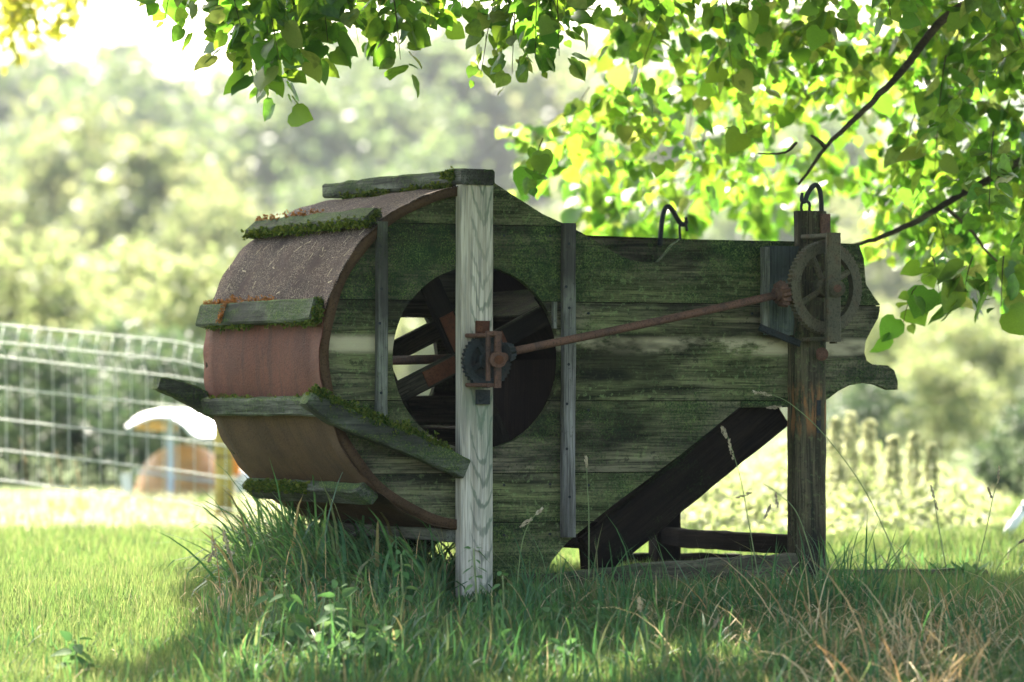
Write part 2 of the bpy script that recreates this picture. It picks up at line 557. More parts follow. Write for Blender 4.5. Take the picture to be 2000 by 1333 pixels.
n = 321
lin = np.sign(np.linspace(-1, 1, n)) * np.abs(np.linspace(-1, 1, n)) ** 3 * 900
X, Y = np.meshgrid(lin, lin)
Z = ground_h(X, Y)
idx = np.arange(n * n).reshape(n, n)
q = np.stack([idx[:-1, :-1], idx[:-1, 1:], idx[1:, 1:], idx[1:, :-1]], -1).reshape(-1, 4)
tag(obj("ground", mesh_np("ground", np.stack([X, Y, Z], -1).reshape(-1, 3), None, q, True), M_ground),
    "green meadow ground under the whole scene", None, None, "structure")
# wooded hill
nx, ny = 60, 24
vs = []
for j in range(ny):
    for i in range(nx):
        r = -180 + 360 * i / (nx - 1); dp = 330 + 400 * j / (ny - 1)
        f = min(1, j / (ny * .55)); f = f * f * (3 - 2 * f)
        hh = f * (42 + 6 * math.sin(r * .03 + .9) + 2.5 * math.sin(r * .08)) + (r / 180) * 9 * f
        vs.append(W(r, dp, hh - .3))
idx = np.arange(nx * ny).reshape(ny, nx)
q = np.stack([idx[:-1, :-1], idx[:-1, 1:], idx[1:, 1:], idx[1:, :-1]], -1).reshape(-1, 4)
g = G("hill turf")
tc, co, rnd = g.coords(0)
c = g.mix(g.ramp(g.noise(co, .2, 6, .6), .4, .6), (.035, .06, .03), (.07, .10, .04))
tag(obj("hill", mesh_np("hill", [tuple(v) for v in vs], None, q, True), g.surf(c, .95)), "hazy green hillside rising far behind the trees", None, None, "structure")

HAZE = 0.0006
me = bpy.data.meshes.new("haze")
bm = bmesh.new(); bmesh.ops.create_cube(bm, size=1.0); bm.to_mesh(me); bm.free()
hz = obj("haze", me, None)
hz.matrix_basis = Matrix.Translation((0, 8, 36)) @ Matrix.Diagonal((1900, 1900, 77, 1))
mh = bpy.data.materials.new("haze air"); mh.use_nodes = True
mh.node_tree.nodes.clear()
ho = mh.node_tree.nodes.new("ShaderNodeOutputMaterial")
pv = mh.node_tree.nodes.new("ShaderNodeVolumePrincipled")
pv.inputs["Color"].default_value = (.28, .295, .31, 1)
pv.inputs["Density"].default_value = HAZE
pv.inputs["Anisotropy"].default_value = .1
mh.node_tree.links.new(pv.outputs[0], ho.inputs[1])
me.materials.append(mh)
tag(hz, "pale summer haze in the air over the meadow", None, None, "stuff")

# ------------------------------------------------------------------ background trees
CARD = np.array([(-.5, 0, 0), (.5, 0, .05), (.42, .6, .12), (0, 1.0, .02), (-.42, .6, .1)])
CARD_F = np.array([(0, 1, 2), (0, 2, 4), (4, 2, 3)])


def crown_mesh(name, h, r, n_clump, per, leaf, low=.05, conic=0.0, seed=0):
    rg = np.random.default_rng(seed)
    c = []
    while len(c) < n_clump:
        p = rg.uniform(-1, 1, 3)
        d = np.linalg.norm(p)
        if d > 1 or d < .42: continue
        z = (p[2] + 1) / 2
        k = (1 - z * conic)
        c.append((p[0] * r * k, p[1] * r * k, h * (low + (1 - low) * z)))
    c = np.array(c)
    ang = rg.uniform(0, 6.28, 3)
    c[:, 0] += .12 * r * np.sin(c[:, 2] / h * 7 + ang[0]); c[:, 1] += .12 * r * np.sin(c[:, 2] / h * 6 + ang[1])
    csz = rg.uniform(.10, .24, n_clump) * r
    ids = np.repeat(np.arange(n_clump), per)
    off = rg.normal(size=(len(ids), 3)); off *= csz[ids][:, None]; off[:, 2] *= .7
    pos = c[ids] + off
    pos[:, 2] = np.maximum(pos[:, 2], leaf * .3)
    tip = rg.normal(size=(len(ids), 3)); tip[:, 2] -= .3
    nr = rg.normal(size=(len(ids), 3)); nr[:, 2] += .7
    v, f = scatter(CARD, CARD_F, pos, rots(tip, nr), leaf * rg.uniform(.6, 1.3, len(ids)))
    return mesh_np(name, v, f)


def tree_proto(name, h, r, n_clump, per, leaf, mat, low=.05, conic=0.0, seed=0):
    root = bpy.data.objects.new(name, None)
    COL.objects.link(root)
    tube("trunk", [(0, 0, -.1), (.02 * h, 0, h * .3), (-.01 * h, .02 * h, h * .62), (0, 0, h * .9)], [h * .022, h * .017, h * .010, h * .003], M_bark, root, 7)
    obj("crown", crown_mesh("crown", h, r, n_clump, per, leaf, low, conic, seed), mat, root)
    return root


def copy_tree(o, parent=None):
    c = o.copy(); COL.objects.link(c)
    if parent is not None: c.parent = parent
    for ch in list(o.children): copy_tree(ch, c)
    return c


protos = {
    "broad": tree_proto("leafy_tree", 6.0, 2.3, 70, 120, .17, M_treeleaf, .08, 0.1, 1),
    "tall": tree_proto("leafy_tree", 6.0, 1.6, 60, 120, .15, M_treeleaf, .06, .35, 2),
    "grey": tree_proto("grey_green_tree", 6.0, 2.1, 70, 120, .15, M_treeleaf2, .08, .2, 3),
    "bush": tree_proto("leafy_bush", 3.0, 1.7, 60, 110, .10, M_treeleaf, .02, 0.1, 4),
    "dark": tree_proto("dark_bush", 3.0, 1.6, 60, 120, .09, M_treeleaf3, .0, 0.1, 5),
    "fir": tree_proto("fir_tree", 6.0, 1.25, 70, 90, .16, M_conifer, .02, .85, 6),
}
used = set()
# kind, u, top row v, distance, width factor, label
TREES = [
    ("broad", 110, 215, 151, .95, "pale green leafy tree at the far left edge, behind the wire fence"),
    ("tall", 285, 250, 140, 1.1, "tall slim light green tree right of the leftmost broad tree"),
    ("broad", 420, 345, 127, .85, "light green round tree just left of the drum, beyond the fence"),
    ("bush", 30, 480, 56, 1.0, "yellow green bush at the left edge above the wire fence"),
    ("bush", 215, 505, 59, 1.1, "yellow green bush above the middle of the wire fence"),
    ("bush", 370, 520, 53, .9, "yellow green bush above the right end of the wire fence"),
    ("dark", 40, 650, 31, 1.0, "dark green hedge bush behind the left part of the wire fence"),
    ("dark", 200, 640, 32, 1.0, "dark green hedge bush behind the middle of the wire fence"),
    ("dark", 350, 660, 30, .9, "dark green hedge bush behind the white canopy"),
    ("grey", 560, 130, 280, 1.0, "hazy grey green tree under the hanging leaf tip"),
    ("grey", 720, 105, 320, 1.0, "hazy grey green tree above the drum's top beam, left one of the pair"),
    ("grey", 870, 80, 341, 1.1, "hazy grey green tree above the front post"),
    ("tall", 520, 430, 146, 1.0, "small pale tree close behind the drum's upper batten"),
    ("grey", 660, 330, 226, .9, "grey green bushy tree right behind the top beam's far end"),
    ("grey", 820, 300, 243, 1.0, "grey green bushy tree behind the top beam"),
    ("grey", 1010, 120, 365, 1.0, "hazy tree seen between the two hanging leaf masses"),
    ("broad", 1180, 90, 334, 1.2, "hazy tree behind the linden twigs above the sloped panel"),
    ("broad", 1390, 150, 288, 1.1, "hazy tree behind the linden twigs above the far hook"),
    ("grey", 1600, 200, 259, 1.1, "hazy tree behind the linden twigs above the toothed wheel"),
    ("broad", 1800, 320, 213, 1.0, "green tree behind the lower right linden twigs"),
    ("grey", 1960, 380, 146, 1.0, "grey green tree at the right edge behind the linden"),
    ("bush", 1760, 610, 63, 1.0, "light green bush right of the wooden tongue"),
    ("bush", 1900, 620, 56, 1.0, "light green bush at the right edge below the linden twigs"),
    ("bush", 1560, 600, 122, 1.0, "light green bush seen behind the right leg"),
    ("bush", 1400, 640, 134, 1.2, "light green bush seen through the gap under the chute"),
    ("dark", 1990, 800, 25, .7, "dark bush low at the right edge beside the leaning white pole"),
    ("dark", 1680, 740, 34, .9, "green bush with shade-dark leaves behind the flower spikes"),  # dark leaf colour stands in for the shadow behind the spikes
    ("bush", 1830, 700, 44, 1.0, "pale green bush right of the flower spikes"),
    ("bush", 1010, 420, 146, 1.3, "light bush hidden behind the middle of the machine"),
    ("bush", 760, 560, 127, 1.2, "pale bush seen through the fan opening"),
    ("fir", 130, 105, 368, 1.0, "dark hazy fir on the hill, leftmost of the fir tops"),
    ("fir", 225, 75, 378, 1.0, "tallest hazy fir on the hill left of the gap of sky"),
    ("fir", 330, 140, 357, 1.1, "hazy fir on the hill, rightmost of the fir tops"),
    ("grey", 60, 90, 336, 1.1, "hazy round tree on the hill at the left edge"),
    ("grey", 250, 125, 315, 1.2, "hazy round tree on the hill between the firs"),
    ("grey", 460, 150, 315, 1.2, "hazy round tree on the hill under the sky gap"),
    ("grey", 640, 75, 326, 1.3, "hazy round tree on the hill above the drum"),
    ("grey", 800, 40, 336, 1.3, "hazy round tree on the hill left of the upper leaf mass"),
    ("grey", 950, 15, 346, 1.3, "hazy round tree on the hill behind the upper leaf mass"),
]
for i, (k, u, v, dp, wf, lab) in enumerate(TREES):
    p = protos[k]
    o = p if k not in used else copy_tree(p)
    used.add(k)
    base_h = 3.0 if k in ("bush", "dark") else 6.0
    H = CAMZ + (HOR - v) / FPX * dp
    bz = max(0.0, H - 25.0) if dp > 300 else 0.0      # the far ones stand on the hillside
    s = (H - bz) / base_h
    wd = {"broad": 1.0, "tall": 1.0, "grey": 1.0, "bush": 1.0, "dark": 1.2, "fir": 1.0}[k] * wf
    o.location = W((u - 1000) / FPX * dp, dp, bz)
    o.scale = (s * wd, s * wd, s)
    o.rotation_euler = (0, 0, random.uniform(0, 6.28))
    tag(o, lab, "tree" if k not in ("bush", "dark") else "bush", "trees and bushes of the background")

# ------------------------------------------------------------------ left: wire fence, post, cart
FD = 18.0
rows = [
    [(-90, 624), (0, 634), (342, 667), (410, 682), (520, 705)],
    [(-90, 660), (0, 669), (342, 704), (410, 720), (520, 744)],
    [(-90, 688), (0, 697), (342, 736), (410, 747), (520, 766)],
    [(-90, 750), (0, 758), (342, 793), (410, 802), (520, 818)],
    [(-90, 809), (0, 819), (342, 858), (410, 867), (520, 882)],
    [(-90, 869), (0, 879), (342, 919), (410, 929), (520, 944)],
    [(-90, 928), (0, 938), (342, 980), (410, 990), (520, 1005)],
]
fold = [0, -.05, 0, 0, 0, 0, 0]


def row_v(r, u):
    for (u0, v0), (u1, v1) in zip(r[:-1], r[1:]):
        if u <= u1: return v0 + (v1 - v0) * (u - u0) / (u1 - u0)
    return r[-1][1]


fe = empty("wire_fence", W(-1.8, FD, 0), "pale galvanised wire mesh fence with a folded upper edge on the lawn's far edge", "fence")
for ri, r in enumerate(rows):
    tube("cross_wire", [A(u, v, FD + fold[ri]) for u, v in r], .0032, M_wire, fe, 6)
for u in np.arange(-84, 520, 30.6):
    offs = [0, -6.5, 3, 4, 4.5, 5, 5]
    pts = [A(u + offs[k], row_v(rows[k], u), FD + fold[k] + .004) for k in range(7)]
    tube("upright_wire", pts, .0019, M_wire, fe, 5)
pp = W((437 - 1000) / FPX * 19.4, 19.4, 0)
po = empty("fence_post", pp, "yellowish round wooden fence post beside the drum's lower edge", "post")
tube("shaft", [pp + Vector((0, 0, -.1)), pp + Vector((.003, 0, .2)), pp + Vector((-.004, 0, .40)), pp + Vector((0, 0, .56))], [.044, .043, .042, .040], M_fpost, po, 14)
tube("wire_tie", [pp + Vector((.045 * math.cos(a), .045 * math.sin(a), .335 + .003 * math.sin(a))) for a in np.linspace(0, 6.28, 15)], .003, M_iron, po, 5)

CD = 24.0
ct = empty("canopy_cart", W((340 - 1000) / FPX * CD, CD, 0), "orange brown rounded cart under a curved white canopy behind the wire fence", "cart")


def loft(name, curves, mat, parent, thick=.015, k=5):
    cs = [smooth_path(c, k) for c in curves]
    bm = bmesh.new()
    rr = [[bm.verts.new(p) for p in c] for c in cs]
    for a, b in zip(rr[:-1], rr[1:]):
        for i in range(len(a) - 1):
            bm.faces.new((a[i], a[i + 1], b[i + 1], b[i]))
    bmesh.ops.recalc_face_normals(bm, faces=bm.faces)
    bmesh.ops.solidify(bm, geom=bm.faces[:], thickness=thick)
    return obj(name, bm_mesh(name, bm, False), mat, parent)


back = [A(u, v, CD + .7) for u, v in ((246, 833), (272, 811), (310, 801), (350, 800), (398, 804), (440, 815))]
midc = [A(u, v, CD + .1) for u, v in ((246, 834), (280, 812), (318, 805), (355, 808), (395, 822), (440, 832))]
fron = [A(u, v, CD - .5) for u, v in ((246, 835), (290, 815), (325, 813), (358, 828), (385, 851), (440, 853))]
loft("canopy", [back, midc, fron], M_white, ct)
lin_b = [A(u, v, CD + .62) for u, v in ((262, 834), (290, 836), (320, 837), (345, 837))]
lin_f = [A(u, v, CD + .1) for u, v in ((262, 826), (290, 815), (320, 813), (345, 822))]
loft("canopy_lining", [lin_b, lin_f], M_lining, ct)
beam("canopy_post", A(333, 1000, CD - .42), A(333, 810, CD - .42), .040, .040, M_bluegrey, ct, RT)
beam("side_bar", A(262, 920, CD - .3), A(420, 942, CD - .3), .016, .016, M_bluegrey, ct, RT.cross(UP))


def dome(name, c, rx, ry, rz, mat, parent, pw=2.4, zmin=-.15):
    bm = bmesh.new()
    nu, nv = 28, 12
    rings = []
    sp = lambda x: math.copysign(abs(x) ** (2 / pw), x)
    for j in range(nv):
        th = zmin + (math.pi / 2 - .05 - zmin) * j / (nv - 1)
        rings.append([bm.verts.new(c + RT * rx * sp(math.cos(th)) * sp(math.cos(a)) + FW * ry * sp(math.cos(th)) * sp(math.sin(a)) + UP * rz * sp(math.sin(th)))
                      for a in [2 * math.pi * i / nu for i in range(nu)]])
    for a, b in zip(rings[:-1], rings[1:]):
        for i in range(nu):
            bm.faces.new((a[i], a[(i + 1) % nu], b[(i + 1) % nu], b[i]))
    bm.faces.new(rings[-1]); bm.faces.new(rings[0][::-1])
    return obj(name, bm_mesh(name, bm, True), mat, parent)


dome("body", A(360, 985, CD + .2), .29, .35, .345, M_cartbody, ct, 2.2)
dome("lamp", A(452, 905, CD - .1), .06, .05, .09, M_orange, ct, 2.2, -.9)
dome("seat", A(490, 945, CD), .10, .12, .10, M_white, ct, 2.6, -.7)
dome("apron", A(560, 1010, CD), .26, .3, .16, M_cartbody, ct, 2.4)
beam("tail_flap", A(252, 985, CD), A(246, 925, CD), .06, .03, M_white, ct, RT)

wp = empty("white_pole", A(1930, 1095, 17), "white pole leaning in the grass at the right edge", "pole")
tube("shaft", [A(1928, 1100, 17), A(1962, 1050, 17), A(2000, 995, 17)], [.021, .020, .018], M_white, wp, 10)
tube("cap", [A(2000, 995, 17), A(2008, 984, 17)], [.022, .020], M_bluegrey, wp, 10)

# ------------------------------------------------------------------ the winnowing machine
mc = empty("winnowing_machine", Vector((0, 0, 0)), "mossy old wooden grain winnowing machine with rusty drum and crank rod in the grass", "farm machine")
WID = .87
C0 = P(932, 700, 0)
CX, CZ = C0.x, C0.z
RD = .494
HR = .265


def outline(pix, y=0.0):
    return [(P(u, v, y).x, P(u, v, y).z) for u, v in pix]


arc = [(CX + RD * math.cos(a), CZ + RD * math.sin(a)) for a in np.linspace(R_(264), R_(84), 40)]
right_near = outline([(965, 357), (1000, 380), (1060, 418), (1110, 441), (1155, 466), (1180, 482), (1205, 497), (1230, 508), (1255, 513), (1285, 512), (1300, 497), (1312, 480), (1328, 468),
                      (1400, 469), (1560, 472), (1676, 477), (1686, 505), (1690, 555), (1706, 580), (1721, 600), (1716, 622), (1703, 645), (1691, 668), (1689, 690), (1694, 705), (1704, 712),
                      (1735, 714), (1748, 724), (1755, 745), (1755, 762), (1738, 762), (1715, 752), (1690, 748), (1660, 753), (1638, 764), (1620, 778), (1600, 790),
                      (1444, 796), (1330, 888), (1200, 985), (1110, 1058), (1075, 1100), (1060, 1130), (905, 1130)])
near_out = arc + right_near[:]
right_far = []
for x, z in right_near:
    right_far.append((x, z))
# the far side has no notch in its top edge and stands a little higher
i0, i1 = 4, 15
far_right = right_near[:i0] + [(right_near[4][0] - .02, 1.105), (right_near[15][0] - .03, 1.092)] + right_near[16:]
far_out = arc + far_right


def spans(poly, z):
    xs = []
    n = len(poly)
    for i in range(n):
        (x0, z0), (x1, z1) = poly[i], poly[(i + 1) % n]
        if (z0 <= z) != (z1 <= z):
            xs.append(x0 + (x1 - x0) * (z - z0) / (z1 - z0))
    xs.sort()
    return [(xs[i], xs[i + 1]) for i in range(0, len(xs) - 1, 2)]


def plank(poly, z0, z1, y, t, mat, parent, hole=HR, rows_n=10, name="plank", hidden_gap=.0014):
    """one board of a side wall: the outline between two heights, less the round fan opening"""
    zs = list(np.linspace(z0 + hidden_gap, z1 - hidden_gap, rows_n))
    for zc in (CZ - hole, CZ + hole):
        if z0 < zc < z1: zs += [zc - 1e-4, zc + 1e-4]
    for x, z in poly:
        if z0 + .004 < z < z1 - .004: zs += [z - 2e-5, z + 2e-5]
    zs = sorted(zs)

    def iv(z):
        out = []
        for a, b in spans(poly, z):
            dz = abs(z - CZ)
            if hole and dz < hole:
                w = math.sqrt(hole * hole - dz * dz)
                l, r = CX - w, CX + w
                if a < l: out.append((a, min(b, l)))
                if b > r: out.append((max(a, r), b))
            else:
                out.append((a, b))
        return out
    bm = bmesh.new()
    for za, zb in zip(zs[:-1], zs[1:]):
        if zb - za < 1e-7: continue
        A_, B_ = iv(za), iv(zb)
        if len(A_) != len(B_): continue
        for (a0, a1), (b0, b1) in zip(A_, B_):
            ws = max(1, int(max(a1 - a0, b1 - b0) / .12))
            for k in range(ws):
                s0, s1 = k / ws, (k + 1) / ws
                bm.faces.new([bm.verts.new((x, 0, z)) for x, z in ((a0 + (a1 - a0) * s0, za), (a0 + (a1 - a0) * s1, za), (b0 + (b1 - b0) * s1, zb), (b0 + (b1 - b0) * s0, zb))])
    bmesh.ops.remove_doubles(bm, verts=bm.verts[:], dist=5e-4)
    bmesh.ops.dissolve_degenerate(bm, edges=bm.edges[:], dist=1e-4)
    ret = bmesh.ops.extrude_face_region(bm, geom=bm.faces[:])
    for v in ret["geom"]:
        if isinstance(v, bmesh.types.BMVert): v.co.y += t
    a, b = random.uniform(-.003, .003), random.uniform(-.003, .003)
    for v in bm.verts:
        v.co.y += y + a + b * (v.co.x - .4) + .0015 * math.sin(v.co.x * 9 + a * 3000)
    return obj(name, bm_mesh(name, bm), mat, parent)


seams = [.552 + (800 - v) / 679.0 for v in (1131, 1022, 925, 783, 588, 439, 340)]
for a, b in zip(seams[:-1], seams[1:]):
    plank(near_out, a, b, 0.0, .024, M_plank, mc)
    plank(far_out, a + (.015 if a > .2 else 0), b + .015, WID, .024, M_plank if a > .8 else M_plank_shaded, mc)

for z in seams[1:-1]:  # added strips behind the seams, stopping light that leaks through
    plank(near_out, z - .014, z + .014, .029, .006, M_darkwood, mc, HR, 3, "seam_light_stop")
    plank(far_out, z + .001, z + .029, WID - .011, .006, M_darkwood, mc, HR, 3, "seam_light_stop")
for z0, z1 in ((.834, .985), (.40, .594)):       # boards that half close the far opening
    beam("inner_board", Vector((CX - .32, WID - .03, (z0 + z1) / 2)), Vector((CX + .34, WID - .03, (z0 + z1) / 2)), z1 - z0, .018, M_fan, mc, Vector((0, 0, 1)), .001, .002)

# rusty sheets of the drum, five bays between the battens
bays = [(92, 129, M_sheet_top), (129, 164, M_sheet_top), (164, 195.5, M_sheet_low), (195.5, 229, M_sheet_bot), (229, 266, M_sheet_bot)]
YF, YB = -.022, WID + .04
for a0, a1, mt in bays:
    nA, nY = 14, 12
    vs, qs = [], []
    for rr in (RD + .004, RD + .001):
        for i in range(nA + 1):
            a = R_(a0 + (a1 - a0) * i / nA)
            for j in range(nY + 1):
                y = YF + (YB - YF) * j / nY
                dent = .0022 * math.sin(i * 1.3 + j * 2.1 + a0) + .004 * math.sin(math.pi * i / nA) * math.sin(j * .9 + a0)
                edge = .006 * math.sin(i * .9 + a0) if j == 0 else 0
                vs.append((CX + (rr + dent) * math.cos(a), y + edge, CZ + (rr + dent) * math.sin(a)))
    m_ = (nA + 1) * (nY + 1)
    gi = lambda s, i, j: s * m_ + i * (nY + 1) + j
    for s in (0, 1):
        for i in range(nA):
            for j in range(nY):
                qd = (gi(s, i, j), gi(s, i + 1, j), gi(s, i + 1, j + 1), gi(s, i, j + 1))
                qs.append(qd if s == 0 else qd[::-1])
    for i in range(nA):
        for j in (0, nY):
            qs.append((gi(0, i, j), gi(0, i + 1, j), gi(1, i + 1, j), gi(1, i, j)))
    for j in range(nY):
        for i in (0, nA):
            qs.append((gi(0, i, j), gi(0, i, j + 1), gi(1, i, j + 1), gi(1, i, j)))
    sh = obj("drum_sheet", mesh_np("drum_sheet", vs, None, qs, True), mt, mc)
    if mt is M_sheet_top:
        # chaff and dry bits lying on the upper sheets
        N = 420 if a0 > 100 else 160
        aa = np.radians(rng.uniform(a0 + 3, a1 - 2, N)); yy = rng.uniform(YF + .02, YB, N)
        rad = np.stack([np.cos(aa), np.zeros(N), np.sin(aa)], 1)
        pos = np.array([CX, 0, CZ]) + rad * (RD + .009); pos[:, 1] = yy
        tip = rand_dirs(N); tip -= rad * np.sum(tip * rad, 1)[:, None]
        v, f = scatter([(-.07, 0, 0), (.07, 0, 0), (.05, 1, .05), (-.05, 1, .05)], [(0, 1, 2), (0, 2, 3)], pos, rots(tip, rad), rng.choice([.006, .009, .012, .03], N, p=[.4, .35, .2, .05]))
        tag(obj("chaff", mesh_np("chaff", v, f), M_chaff, sh), kind="stuff")


vs, qs = [], []
nR = 60
for i in range(nR + 1):
    a = R_(94 + (267 - 94) * i / nR)
    w = .0015 * math.sin(i * .7)
    for rr in (RD + .001, RD - .026):
        for y in (-.020, -.002):
            vs.append((CX + (rr + w) * math.cos(a), y + w, CZ + (rr + w) * math.sin(a)))
for i in range(nR):
    b = 4 * i
    for p_, q_ in ((0, 1), (1, 3), (3, 2), (2, 0)):
        qs.append((b + p_, b + q_, b + 4 + q_, b + 4 + p_))
obj("drum_rim", mesh_np("drum_rim", vs, None, qs), M_sheet_bot, mc)


def tufts(name, pts, nrm, hgt, mat, parent):
    """little cushions of moss on given points"""
    pts = np.asarray(pts, float); N = len(pts)
    st = Stack()
    K = 7
    base = np.repeat(pts, K, 0) + rng.normal(0, .0035, (N * K, 3))
    d = np.repeat(np.asarray(nrm, float).reshape(-1, 3) * np.ones((N, 1)), K, 0) + rng.normal(0, .7, (N * K, 3))
    nr = rand_dirs(N * K)
    v, f = scatter([(-.35, 0, 0), (.35, 0, 0), (.25, .7, .1), (0, 1, 0), (-.25, .7, .1)], [(0, 1, 2), (0, 2, 4), (4, 2, 3)], base, rots(d, nr), rng.uniform(.4, 1.2, N * K) * hgt)
    return tag(obj(name, mesh_np(name, v, f), mat, parent), kind="stuff")


def line_pts(p0, p1, n, spread=.004, bias=None):
    t = rng.uniform(0, 1, n)
    if bias is not None:
        keep = rng.uniform(0, 1, n) < bias(t)
        t = t[keep]
    p0, p1 = np.array(p0), np.array(p1)
    return p0 + (p1 - p0) * t[:, None] + rng.normal(0, spread, (len(t), 3))


bat = []
for ang, w_, t_, y0, y1 in ((129.5, .058, .034, -.004, WID + .05), (165, .068, .034, -.004, WID + .03), (195.5, .052, .032, .0, WID + .0), (228.5, .066, .036, .0, WID + .02)):
    a = R_(ang)
    rad = Vector((math.cos(a), 0, math.sin(a))); tan = Vector((-math.sin(a), 0, math.cos(a)))
    c = Vector((CX, 0, CZ)) + rad * (RD + .006 + t_ / 2)
    b = beam("batten", c + Vector((0, y0, 0)), c + Vector((0, y1, 0)), w_, t_, M_batten, mc, tan, .002, .005)
    bat.append((b, c, rad, tan, w_, t_, y0, y1))
fr = lambda t: .45 + .55 * np.sin(t * 17) * np.sin(t * 7 + 1)
for k, (b, c, rad, tan, w_, t_, y0, y1) in enumerate(bat):
    low = c + tan * (w_ / 2)          # tan points downwards on this side
    if k == 0:
        tufts("moss", line_pts(low + rad * .004 + Vector((0, y0, 0)), low + rad * .004 + Vector((0, y1, 0)), 420, .005), np.array(tan) * .4 + np.array(rad) * .6, .011, M_moss, b)
        tufts("lichen", line_pts(c - tan * (w_ / 2) + rad * .014 + Vector((0, .4, 0)), c - tan * (w_ / 2) + rad * .014 + Vector((0, y1, 0)), 50, .006), np.array(rad), .008, M_lichen, b)
        tufts("moss", line_pts(c - tan * .03 + Vector((0, y0, 0)), c + tan * .03 + Vector((0, y0, 0)), 60, .005), np.array((0, -1, 0)), .009, M_moss, b)
    if k == 1:
        tufts("moss", line_pts(low + Vector((0, y0, 0)), low + Vector((0, y1, 0)), 260, .004, fr), np.array(tan), .008, M_moss, b)
        tufts("lichen", line_pts(c - tan * (w_ / 2) + Vector((0, .35, 0)), c - tan * (w_ / 2) + Vector((0, y1, 0)), 130, .006), np.array(-tan) + np.array(rad), .008, M_lichen, b)
        tufts("moss", line_pts(c - tan * .035 + Vector((0, y0, 0)), c + tan * .035 + Vector((0, y0, 0)), 70, .006), np.array((0, -1, 0)), .011, M_moss, b)
        tufts("lichen", line_pts(c - tan * .03 + rad * .02 + Vector((0, .68, 0)), c + tan * .03 + rad * .02 + Vector((0, .69, 0)), 35, .003), np.array(rad), .007, M_lichen, b)
    if k == 2:
        tufts("moss", line_pts(c - tan * (w_ / 2) + Vector((0, y0, 0)), c - tan * (w_ / 2) + Vector((0, y1, 0)), 90, .004, fr), np.array(-tan), .007, M_moss, b)
    if k == 3:
        tufts("moss", line_pts(c - tan * (w_ / 2) + rad * .012 + Vector((0, .38, 0)), c - tan * (w_ / 2) + rad * .012 + Vector((0, y1 - .05, 0)), 260, .006), np.array(-tan) + np.array(rad), .012, M_moss, b)

# top beam, front and rear posts
yf = -.047
pA, pB = P(900, 360, yf), P(963, 360, yf)
pcx, pw_ = (pA.x + pB.x) / 2, pB.x - pA.x
tb0 = P(932, 345, -.05)
tbm = beam("top_beam", Vector((pcx, -.054, tb0.z)), Vector((pcx, WID + .11, tb0.z + .006)), .108, .046, M_batten, mc, Vector((1, 0, 0)), .0025, .006)
tufts("moss", line_pts((pcx - .054, 0, tb0.z - .022), (pcx - .054, WID, tb0.z - .018), 240, .005, fr), np.array((-.6, 0, -.5)), .010, M_moss, tbm)
tufts("moss", line_pts((pcx - .054, -.01, tb0.z + .004), (pcx - .054, .05, tb0.z + .004), 70, .007), np.array((-1, -.2, 0)), .010, M_moss, tbm)
zt = tb0.z - .0235
beam("front_post", Vector((pcx, yf + .021, -.06)), Vector((pcx + .002, yf + .021, zt)), pw_, .042, M_post, mc, Vector((-1, 0, 0)), .0006, .003, seg=.1)
beam("rear_post", Vector((pcx, WID + .05, -.06)), Vector((pcx, WID + .05, zt)), pw_, .042, M_strip, mc, Vector((-1, 0, 0)), .001, .004)
# slim uprights on the near wall
for u0, u1, v0, v1 in ((732, 757, 433, 832), (1094, 1124, 436, 1050)):
    y = -.016
    x = (P(u0, 600, y).x + P(u1, 600, y).x) / 2
    w = P(u1, 600, y).x - P(u0, 600, y).x
    beam("wall_strip", Vector((x, y, P(u0, v1, y).z)), Vector((x + .002, y, P(u0, v0, y).z)), w * .8, .026, M_strip, mc, Vector((1, 0, 0)), .001, .003)
for u0, vs_ in ((744, (470, 560, 640, 760)), (1109, (480, 560, 610, 720, 800, 880, 960))):
    for v0 in vs_:
        q_ = P(u0 + random.uniform(-4, 4), v0 + random.uniform(-12, 12), -.030)
        tube("nail_head", [q_ + Vector((0, .004, 0)), q_], .0045, M_iron_dark, mc, 7, False)
for z in seams[1:]:
    for u0 in (985, 1075, 1150, 1470):
        q_ = P(u0, 600, -.004); q_.z = z - .03 + random.uniform(-.008, .004)
        if any(a < q_.x < b for a, b in spans(near_out, q_.z)) and (q_.x - CX) ** 2 + (q_.z - CZ) ** 2 > (HR + .02) ** 2:
            tube("nail_head", [q_ + Vector((0, .006, 0)), q_], .004, M_iron_dark, mc, 7, False)
beam("peg", P(1083, 642, -.01), P(1083, 590, -.01), .016, .014, M_strip, mc, Vector((1, 0, 0)))


def handle(name, pix, y, mat, h, t):
    c = smooth_path([P(u, v, y) for u, v in pix], 5)
    secs = []
    for i, p in enumerate(c):
        d = (c[min(i + 1, len(c) - 1)] - c[max(i - 1, 0)]).normalized()
        up = Vector((-d.z, 0, d.x))
        if up.z < 0: up = -up
        s = i / (len(c) - 1)
        hh = h * (.62 + .38 * min(1, s * 3.5)) / 2
        j = lambda: random.uniform(-.0018, .0018)
        e = .006
        pr = [(t / 2 - e, -hh), (t / 2, -hh + e), (t / 2, hh - e), (t / 2 - e, hh), (-t / 2 + e, hh), (-t / 2, hh - e), (-t / 2, -hh + e), (-t / 2 + e, -hh)]
        secs.append([p + Vector((0, 1, 0)) * (a + j()) + up * (b + j()) for a, b in pr])
    o = obj(name, sweep_mesh(name, secs), mat, mc)
    return o, c


